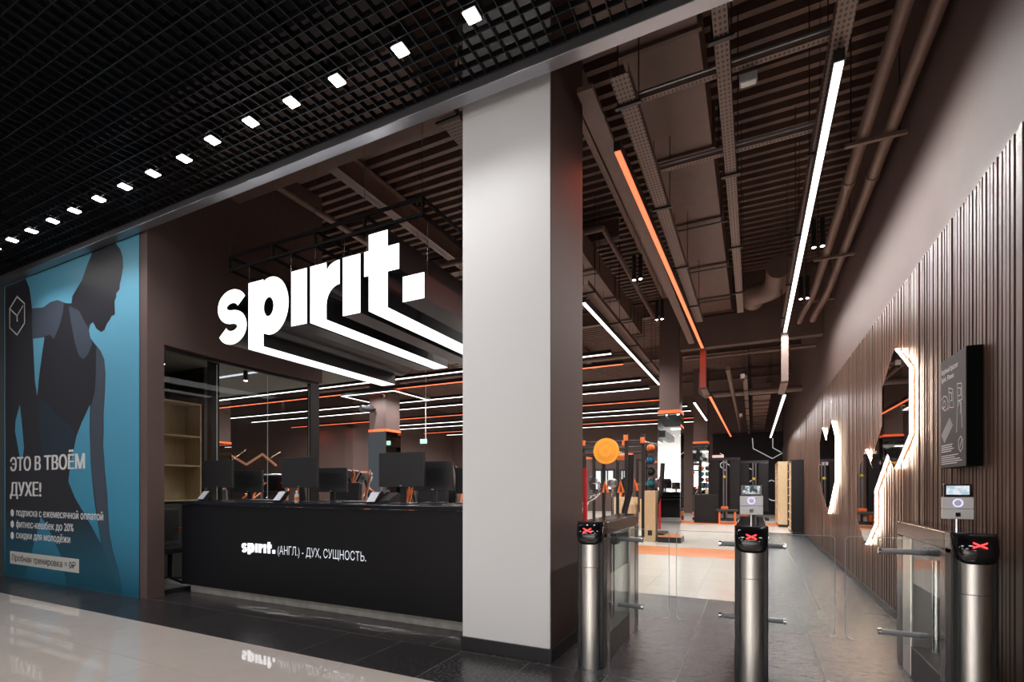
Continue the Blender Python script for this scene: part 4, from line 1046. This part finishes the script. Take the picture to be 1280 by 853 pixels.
# ================================================================= GYM
hexl = M('hex_line_white', (0.8, 0.8, 0.8), 0.5, emit=0.3, ecol=(0.9, 0.9, 0.95))
def hexline(pts, label, y=25.88, mat=None, r=0.024):
    tag(MB().tube([at(px, py, Y=y) for px, py in pts], r, 6).build('hexagon_line', mat or hexl), label, 'wall light')
hexline([(940.5, 548), (941.5, 561), (965.5, 573.5), (978, 566.5)], 'large white hexagon outline high on the black wall')
hexline([(966, 548), (966, 560), (976, 565.5)], 'short white angled line inside the large hexagon outline')
hexline([(900, 567), (904, 569), (904.5, 577), (900.5, 580), (901, 584), (908, 589)], 'small white zigzag outline at the left of the black wall')
hexline([(904.5, 577), (912, 582), (930, 582), (941, 588), (941, 600), (937, 602.5)], 'broken white hexagon outline above the black machines')
hexline([(968, 602), (964, 600.5), (953, 607), (953.5, 620), (965, 626), (969, 626)], 'low white hexagon outline beside the lockers')
t = thing('neon_panel', 'pinkish light bar on the left part of the black wall', 'light', (0, 25.9, 3))
A = at(912, 582, Y=25.85); B = at(930, 582, Y=25.85)
MB().box(A.x, B.x, 25.84, 25.90, A.z-0.07, A.z+0.07).build('bar', M('pink_lit', (0.8, 0.6, 0.7), 0.5, emit=0.7, ecol=(0.8, 0.55, 0.65)), t)
copper = M('copper_line', (0.6, 0.3, 0.2), 0.4, emit=0.22, ecol=(1.0, 0.45, 0.28))
hexline([(258, 585), (284, 567), (308, 581)], 'left copper zigzag line on the far gym wall behind the glazing', 17.4, copper, 0.06)
hexline([(308, 581), (328, 568), (345, 582)], 'right copper zigzag line on the far gym wall behind the glazing', 17.4, copper, 0.06)

# lockers by the right wall
def locker(x0, x1, y0, y1, h, label, side, nsh=8):
    t = thing('locker_unit', label, 'locker', ((x0+x1)/2, (y0+y1)/2, 0))
    MB().box(x0, x1, y0, y0+0.03, 0.08, h).build('side_panel', side, t)
    MB().box(x0, x1, y1-0.03, y1, 0.08, h).build('side_panel', side, t)
    MB().box(x0, x1, y0+0.03, y1-0.03, h-0.03, h).build('top_panel', side, t)
    MB().box(x1-0.02, x1, y0+0.03, y1-0.03, 0.08, h-0.03).build('back_panel', side, t)
    MB().box(x0+0.03, x1, y0+0.02, y1-0.02, 0, 0.08).build('plinth', black_m, t)
    for i in range(nsh+1): MB().box(x0+0.01, x1-0.02, y0+0.03, y1-0.03, 0.08+i*(h-0.13)/nsh, 0.10+i*(h-0.13)/nsh).build('shelf', wood, t)
    nv = 3
    for j in range(1, nv): 
        yy = y0+(y1-y0)*j/nv; MB().box(x0+0.01, x1-0.02, yy-0.01, yy+0.01, 0.1, h-0.03).build('divider', wood, t)
    return t
locker(0.93, WX-0.05, 15.3, 16.9, 2.0, 'black sided open locker unit nearest on the right wall', black_w)
locker(0.72, WX-0.05, 17.9, 20.0, 2.08, 'oak sided open locker unit farther along the right wall', wood)

# black cable towers
def tower(x, y, label, h=2.2, w_=1.0):
    t = thing('cable_machine', label, 'machine', (x, y, 0))
    MB().box(x-w_/2, x+w_/2, y-0.35, y+0.35, 0.0, 0.08).build('base', black_m, t, 0.01)
    MB().box(x-w_/2, x-w_/2+0.32, y-0.2, y+0.2, 0.35, h).build('weight_shroud', black_w, t, 0.02)
    MB().box(x+w_/2-0.36, x+w_/2, y-0.2, y+0.2, 0.35, h).build('weight_shroud', black_w, t, 0.02)
    MB().box(x-w_/2, x+w_/2, y-0.08, y+0.08, h, h+0.1).build('top_beam', black_m, t)
    [MB().cyl((x+q, y-0.1, 0.1), (x+q, y-0.1, h), 0.03, 10).build('guide_rod', alum, t) for q in (-0.05, 0.05)]
    MB().box(x-w_/2+0.02, x-w_/2+0.30, y-0.18, y+0.18, 0.10, 0.33).build('orange_stack', orange, t, label='orange lower cover')
    MB().box(x-0.12, x+0.12, y-0.5, y-0.2, 0.45, 0.55).build('seat', orange, t, 0.02)
    MB().cyl((x, y-0.3, 0.05), (x, y-0.3, 0.45), 0.04, 10).build('seat_post', black_m, t)
    MB().ball((x-0.02, y-0.16, h*0.72), 0.06).build('knob', M('yellow_knob', (0.6, 0.5, 0.05), 0.4), t, smooth=True)
    return t
tower(-0.95, 20.6, 'black cable machine tower left of the pole reader, near the far mirror column', 2.3, 1.05)
tower(0.05, 21.4, 'black cable machine tower behind the pole reader', 2.2, 1.0)
o = thing('rack_sign', 'small pink white strip light left of the cable machines', 'light', (-1.2, 20.3, 2.6))
MB().box(-1.4, -1.0, 20.53, 20.65, 2.40, 2.50).build('strip', M('pink_strip', (0.8, 0.5, 0.5), 0.4, emit=0.6, ecol=(0.9, 0.6, 0.55)), o)

# rig with orange target disc
rg = thing('training_rig', 'black upright training rig with orange fittings left of the mirror column', 'rig', (-3.4, 12.8, 0))
for (x, y) in ((-4.6, 12.9), (-3.55, 12.9), (-2.86, 12.5), (-2.50, 12.8), (-4.6, 14.4), (-3.55, 14.4), (-2.3, 14.4)):
    MB().box(x-0.04, x+0.04, y-0.04, y+0.04, 0.02, 2.62 if x > -3 else 2.45).build('upright', black_m, rg)
    MB().box(x-0.10, x+0.10, y-0.10, y+0.10, 0, 0.02).build('foot_plate', black_m, rg)
for (a, b_) in (((-4.6, 12.9, 2.45), (-2.5, 12.9, 2.45)), ((-4.6, 12.9, 2.15), (-2.5, 12.9, 2.15)), ((-4.6, 14.4, 2.42), (-2.3, 14.4, 2.42)), ((-4.6, 12.9, 2.42), (-4.6, 14.4, 2.42)), ((-3.55, 12.9, 2.42), (-3.55, 14.4, 2.42)), ((-2.5, 12.9, 2.42), (-2.3, 14.4, 2.42))):
    MB().cyl(a, b_, 0.035, 8).build('cross_beam', black_m, rg)
for (x, y, z) in ((-2.86, 12.42, 2.5), (-2.5, 12.7, 2.45), (-4.1, 12.85, 2.45), (-3.0, 12.85, 2.4)):
    MB().box(x-0.05, x+0.05, y-0.045, y+0.045, z-0.07, z+0.07).build('orange_bracket', orange, rg, 0.01, label='orange bracket')
for (x, z) in ((-3.4, 1.15), (-3.0, 1.15), (-2.65, 1.2)):
    MB().tube([(x-0.06, 12.5, z-0.02), (x, 12.45, z+0.25), (x+0.07, 12.5, z-0.02)], 0.035, 8).build('orange_hook', orange, rg, smooth=True)
MB().cyl((-3.15, 12.75, 2.05), (-2.75, 12.75, 2.05), 0.085, 14).build('foam_roller', orange, rg, smooth=True)
c = at(757.5, 564, Y=12.2)
td = thing('target_disc', 'round amber wall ball target disc on the training rig', 'target', c)
for i, (r_, dd) in enumerate(((0.325, 0.0), (0.24, 0.012), (0.16, 0.02), (0.07, 0.028))):
    MB().cyl((c.x, c.y+0.04, c.z), (c.x, c.y-dd, c.z), r_, 40).build('ring', yellow if i % 2 == 0 else M('amber_rubber_dark', (0.80, 0.32, 0.03), 0.5), td, smooth=True)
MB().box(c.x-0.03, c.x+0.03, c.y+0.04, 12.9, c.z-0.03, c.z+0.03).build('mounting_arm', black_m, td)
# plyo boxes
def plyo(x0, x1, y0, y1, z1, label):
    t = thing('plyo_box', label, 'box', ((x0+x1)/2, (y0+y1)/2, 0))
    MB().box(x0, x1, y0, y1, 0.0, z1).build('body', wood, t, 0.006)
    MB().box((x0+x1)/2-0.05, (x0+x1)/2+0.05, y0-0.002, y0+0.01, z1*0.12, z1*0.12+0.12).build('hand_hole', black_m, t)
plyo(-2.27, -2.02, 11.75, 12.2, 1.18, 'tall oak plywood box touching the nearest mirror column')
plyo(-2.85, -2.62, 11.95, 12.4, 0.85, 'narrow oak plywood box left of the tall plywood box')
plyo(-4.0, -3.3, 15.4, 16.0, 0.95, 'oak plywood box with hand hole behind the training rig')
plyo(-3.15, -2.6, 15.6, 16.2, 0.9, 'shorter oak plywood box behind the rig, nearer the column')
# ball rack
br_ = thing('ball_rack', 'black rack for medicine balls between the rig and the mirror column', 'rack', (-2.2, 13.0, 0))
for x in (-2.50, -1.98):
    for y in (12.9, 13.25): MB().box(x-0.02, x+0.02, y-0.02, y+0.02, 0, 2.35).build('post', black_m, br_)
for z in (1.25, 1.55, 1.85, 2.15): MB().box(-2.50, -1.98, 12.9, 13.25, z-0.02, z).build('shelf', black_m, br_)
cols = [M('teal_ball', (0.02, 0.18, 0.22), 0.5), M('black_ball', (0.02, 0.02, 0.02), 0.5), M('blue_ball', (0.02, 0.16, 0.30), 0.5), M('orange_ball', (0.6, 0.15, 0.03), 0.5)]
cn_ = ['teal', 'black', 'blue', 'orange']
for i, z in enumerate((1.25, 1.55, 1.85, 2.15)):
    for j, x in enumerate((-2.36, -2.11)):
        k = (i+j*2) % 4
        tag(MB().ball((x, 13.05, z+0.115), 0.11).build('medicine_ball', cols[k], None, smooth=True), cn_[k]+' medicine ball on the '+['lowest', 'second', 'third', 'top'][i]+' rack shelf, '+('left' if j == 0 else 'right')+' one', 'ball', 'medicine balls on the rack')
# dumbbell rack
dr = thing('dumbbell_rack', 'low black dumbbell rack with orange edges left of the rig', 'rack', (-4.3, 11.0, 0))
for x in (-4.75, -3.85): MB().prism([(10.7, 0), (11.3, 0), (11.2, 1.1), (11.0, 1.1)], fX, x-0.02, x+0.02).build('side_frame', black_m, dr)
for i, z in enumerate((0.25, 0.6, 0.95)): MB().box(-4.75, -3.85, 10.78+0.08*i, 11.05+0.08*i, z, z+0.03).build('shelf', orange if i == 1 else black_m, dr)
for i, z in enumerate((0.28, 0.63, 0.98)):
    for j in range(5):
        x = -4.62+0.165*j; y = 10.92+0.08*i
        t = thing('dumbbell', ORD[j]+' black dumbbell from the left on the '+['bottom', 'middle', 'top'][i]+' rack shelf', 'dumbbell', (x, y, z), 'dumbbells on the rack')
        MB().cyl((x, y-0.13, z+0.06), (x, y-0.05, z+0.06), 0.058, 8).build('weight', black_p, t); MB().cyl((x, y+0.05, z+0.06), (x, y+0.13, z+0.06), 0.058, 8).build('weight', black_p, t)
        MB().cyl((x, y-0.05, z+0.06), (x, y+0.05, z+0.06), 0.015, 8).build('grip', chrome, t)
def power_rack(x, y, label, hh=2.3):
    t = thing('power_rack', label, 'rack', (x, y, 0))
    for sx in (-0.55, 0.55):
        for sy in (-0.5, 0.5):
            MB().box(x+sx-0.04, x+sx+0.04, y+sy-0.04, y+sy+0.04, 0, hh).build('upright', black_m, t)
        MB().box(x+sx-0.03, x+sx+0.03, y-0.46, y+0.46, hh-0.08, hh).build('side_beam', black_m, t)
        MB().box(x+sx-0.05, x+sx+0.05, y-0.62, y-0.54, 1.30, 1.42).build('bar_hook', orange, t)
    MB().box(x-0.51, x+0.51, y+0.46, y+0.54, hh-0.12, hh-0.02).build('rear_beam', orange, t)
    MB().cyl((x-1.0, y-0.62, 1.38), (x+1.0, y-0.62, 1.38), 0.016, 10).build('barbell', chrome, t)
    for sx in (-0.82, 0.82): MB().cyl((x+sx-0.03, y-0.62, 1.38), (x+sx+0.03, y-0.62, 1.38), 0.22, 24).build('weight_plate', black_p, t)
power_rack(-5.2, 15.2, 'black power rack with loaded barbell just right of the pillar, far behind')
power_rack(-3.2, 18.6, 'black power rack with loaded barbell behind the orange target disc')
power_rack(-6.9, 19.6, 'farthest black power rack by the brown back wall')
for k_, (x_, lb_) in enumerate(((-3.95, 'left tall black weight tree holding plates behind the rig'), (-2.95, 'right tall black weight tree holding plates behind the rig'))):
    t = thing('weight_tree', lb_, 'rack', (x_, 16.9, 0))
    MB().box(x_-0.04, x_+0.04, 16.86, 16.94, 0, 1.6).build('post', black_m, t)
    MB().box(x_-0.3, x_+0.3, 16.7, 17.1, 0, 0.05).build('base', black_m, t)
    for i_ in range(3):
        for s_ in (-1, 1): MB().cyl((x_+s_*0.05, 16.9, 0.45+0.45*i_), (x_+s_*0.17, 16.9, 0.45+0.45*i_), 0.2, 20).build('weight_plate', [black_p, orange, black_p][i_], t)
# chrome machine
cm = thing('chest_press', 'chrome framed exercise machine right behind the leftmost turnstile', 'machine', (-3.2, 9.3, 0))
MB().tube([(-3.0, 9.2, 0.05), (-3.0, 9.2, 0.7), (-2.92, 9.2, 0.95), (-2.72, 9.2, 1.05), (-2.62, 9.2, 1.15), (-2.62, 9.2, 1.32), (-2.68, 9.2, 1.4)], 0.03, 10).build('curved_handle', chrome, cm, smooth=True)
MB().tube([(-3.0, 9.6, 0.05), (-3.0, 9.6, 0.9), (-2.9, 9.6, 1.1), (-2.7, 9.6, 1.15)], 0.03, 10).build('curved_handle', chrome, cm, smooth=True)
MB().cyl((-2.42, 9.4, 0.05), (-2.42, 9.4, 1.28), 0.025, 10).build('post', chrome, cm)
MB().lathe([(0.02, 0), (0.09, 0.03), (0.11, 0.09), (0.09, 0.15), (0.02, 0.18)], (-2.42, 9.4, 1.25), 16).build('round_head', alum, cm, smooth=True)
MB().tube([(-2.32, 9.9, 0.05), (-2.30, 9.9, 0.8), (-2.18, 9.85, 1.2), (-2.15, 9.8, 1.9)], 0.06, 10).build('curved_column', black_m, cm, smooth=True)
MB().box(-3.1, -2.1, 9.1, 9.95, 0, 0.05).build('base', black_m, cm, 0.01)
MB().box(-2.75, -2.35, 9.45, 9.75, 0.45, 0.53).build('seat', black_p, cm, 0.02)
MB().box(-2.60, -2.50, 9.55, 9.65, 0.05, 0.45).build('seat_post', black_m, cm)
rc = at(732, 620, Y=8.0).x
tag(MB().box(rc-0.035, rc+0.02, 7.96, 8.04, 0, 1.58).build('red_post', M('red_paint', (0.5, 0.01, 0.02), 0.4), None, 0.005), 'narrow red upright just right of the white pillar', 'post')
# white wall panels beyond the rig
for i, (pa, pb) in enumerate(((744, 767), (776, 785))):
    A = at(pa, 589, Y=25.9); B = at(pb, 612, Y=25.9)
    w_ = struct('window_'+str(i+2), MB().box(A.x, B.x, 25.93, 25.99, B.z, A.z), M('lit_blind', (0.6, 0.65, 0.65), 0.5, emit=0.5, ecol=(0.8, 0.9, 0.9)))
    fr = MB().box(A.x-0.06, B.x+0.06, 25.90, 25.95, A.z, A.z+0.08).box(A.x-0.06, B.x+0.06, 25.90, 25.95, B.z-0.08, B.z)
    n = 3
    for j in range(n+1):
        x = A.x+(B.x-A.x)*j/n; fr.box(x-0.03, x+0.03, 25.90, 25.95, B.z, A.z)
    fr.build('window_frame', black_m, w_)
# kettlebells and bench by far column
for i, (x, y) in enumerate(((-2.9, 17.3), (-2.65, 17.3), (-2.4, 17.3))):
    t = thing('kettlebell', ORD[i]+' orange kettlebell from the left on the floor beyond the first column', 'kettlebell', (x, y, 0))
    MB().ball((x, y, 0.10), 0.10).build('body', orange, t, smooth=True)
    MB().tube([(x+0.06*math.cos(a*PI/8), y, 0.18+0.09*math.sin(a*PI/8)) for a in range(9)], 0.014, 6).build('handle', black_m, t)
bn = thing('weight_bench', 'black bench with orange legs beyond the middle turnstile', 'bench', (-0.8, 18.9, 0))
MB().box(-1.15, -0.45, 18.7, 19.0, 0.42, 0.50).build('pad', black_p, bn, 0.02)
for x in (-1.05, -0.55): MB().box(x-0.03, x+0.03, 18.75, 18.95, 0.0, 0.42).build('leg', orange, bn)
tag(MB().box(-1.9, -1.1, 18.9, 19.5, 0, 1.0).build('black_crate', black_w, None, 0.01), 'low black cabinet beside the farther mirror column', 'cabinet')

# cardio machines behind the reception
def elliptical(x, y, label, oc=orange):
    t = thing('cross_trainer', label, 'machine', (x, y, 0), 'cardio machines behind the reception')
    MB().box(x-0.30, x+0.30, y-0.9, y+0.7, 0.03, 0.16).build('base', black_m, t, 0.02)
    MB().prism([(x-0.35, 0.12), (x+0.12, 0.12), (x+0.02, 0.55), (x-0.22, 0.78), (x-0.36, 0.5)], fY, y-0.12, y+0.12).build('flywheel_cover', oc, t, 0.01)
    MB().tube([(x+0.15, y, 0.15), (x-0.02, y, 0.9), (x-0.18, y, 1.45)], 0.045, 10).build('mast', black_m, t, smooth=True)
    R = Matrix.Rotation(math.radians(35), 3, 'Y')
    cs = MB().bbox((x-0.22, y, 1.52), (0.03, 0.22, 0.15), R).build('console', black_p, t, 0.01)
    MB().bbox((x-0.195, y, 1.54), (0.006, 0.18, 0.11), R).build('console_screen', M('screen_blue', (0.02, 0.03, 0.05), 0.1), cs)
    for s in (-0.27, 0.27):
        MB().tube([(x-0.12, y+s, 0.35), (x+0.02, y+s, 0.95), (x+0.12, y+s, 1.3), (x+0.20, y+s, 1.56), (x+0.14, y+s, 1.66)], 0.022, 8).build('handle_arm', oc if s < 0 else alum, t, smooth=True)
    return t
ex = [(-9.1, 8.1), (-9.0, 10.1), (-8.1, 8.6), (-7.9, 10.4), (-10.8, 9.5), (-7.1, 9.5)]
e0 = elliptical(ex[0][0], ex[0][1], 'cross trainer nearest the glazing with orange cover and arm')
labs = ['cross trainer behind the nearest one, left of the brown column', 'cross trainer left of the monitor by the pillar', 'farther cross trainer half hidden by the monitor by the pillar', 'leftmost cross trainer seen beside the middle monitor', 'cross trainer behind the monitor nearest the pillar']
for (x, y), lb in zip(ex[1:], labs): dup(e0, (x, y, 0), lb)
def strength(x, y, label, rot=0):
    t = thing('strength_machine', label, 'machine', (0, 0, 0), 'strength machines in the gym hall')
    MB().box(-0.4, 0.4, -0.6, 0.6, 0, 0.06).build('base', black_m, t, 0.01)
    MB().box(-0.3, 0.3, 0.35, 0.55, 0.06, 1.62).build('weight_shroud', black_w, t, 0.02)
    MB().tube([(-0.32, 0.4, 0.1), (-0.34, 0.35, 1.1), (-0.28, 0.1, 1.62), (0.28, 0.1, 1.62), (0.34, 0.35, 1.1), (0.32, 0.4, 0.1)], 0.035, 8).build('frame_tube', alum, t, smooth=True)
    MB().box(-0.22, 0.22, -0.45, -0.05, 0.42, 0.5).build('seat', black_p, t, 0.02)
    MB().box(-0.18, 0.18, 0.02, 0.1, 0.55, 1.15).build('backrest', black_p, t, 0.02)
    MB().box(-0.05, 0.05, -0.3, -0.2, 0.06, 0.42).build('seat_post', alum, t)
    MB().tube([(-0.45, -0.2, 0.9), (-0.42, 0.2, 1.2), (-0.2, 0.3, 1.4)], 0.025, 8).build('press_handle', orange, t, smooth=True, label='orange press handle')
    MB().tube([(0.45, -0.2, 0.9), (0.42, 0.2, 1.2), (0.2, 0.3, 1.4)], 0.025, 8).build('press_handle', orange, t, smooth=True, label='orange press handle')
    t.location = (x, y, 0); t.rotation_euler = (0, 0, rot)
    return t
s0 = strength(-4.6, 6.6, 'chrome tubed strength machine just left of the white pillar', 0.4)
for (x, y, r_, lb) in ((-5.6, 8.3, 0.2, 'strength machine behind the narrow monitor by the pillar'), (-12.2, 9.6, 0.6, 'strength machine seen above the middle of the counter'),
                       (-11.2, 13.5, 0.2, 'strength machine behind the brown column'), (-14.5, 10.8, -0.3, 'strength machine seen through the right glass pane'),
                       (-16.5, 12.5, 0.3, 'strength machine seen through the middle glass pane'), (-13.3, 15.2, 0.3, 'farthest strength machine by the brown gym wall'), (-6.6, 14.6, 0.1, 'strength machine in the hall centre behind the pillar')):
    dup(s0, (x, y, 0), lb, r_)
tag(MB().box(-16.70, -16.64, 17.9, 25.8, 1.95, 2.05).build('orange_rail', orange), 'orange rail along the far gym wall behind the machines', 'rail')
# hanging exit sign
c = at(529.5, 552, Y=12.6)
t = thing('exit_sign', 'small pale green hanging exit sign right of the brown column', 'sign', c)
MB().box(c.x-0.12, c.x+0.12, c.y-0.02, c.y+0.02, c.z-0.07, c.z+0.07).build('panel', M('exit_green', (0.4, 0.7, 0.6), 0.4, emit=0.35, ecol=(0.4, 0.8, 0.65)), t, 0.004)
MB().cyl((c.x+0.08, c.y, c.z+0.07), (c.x+0.08, c.y, DECK), 0.012, 6).build('rod', white_pl, t)
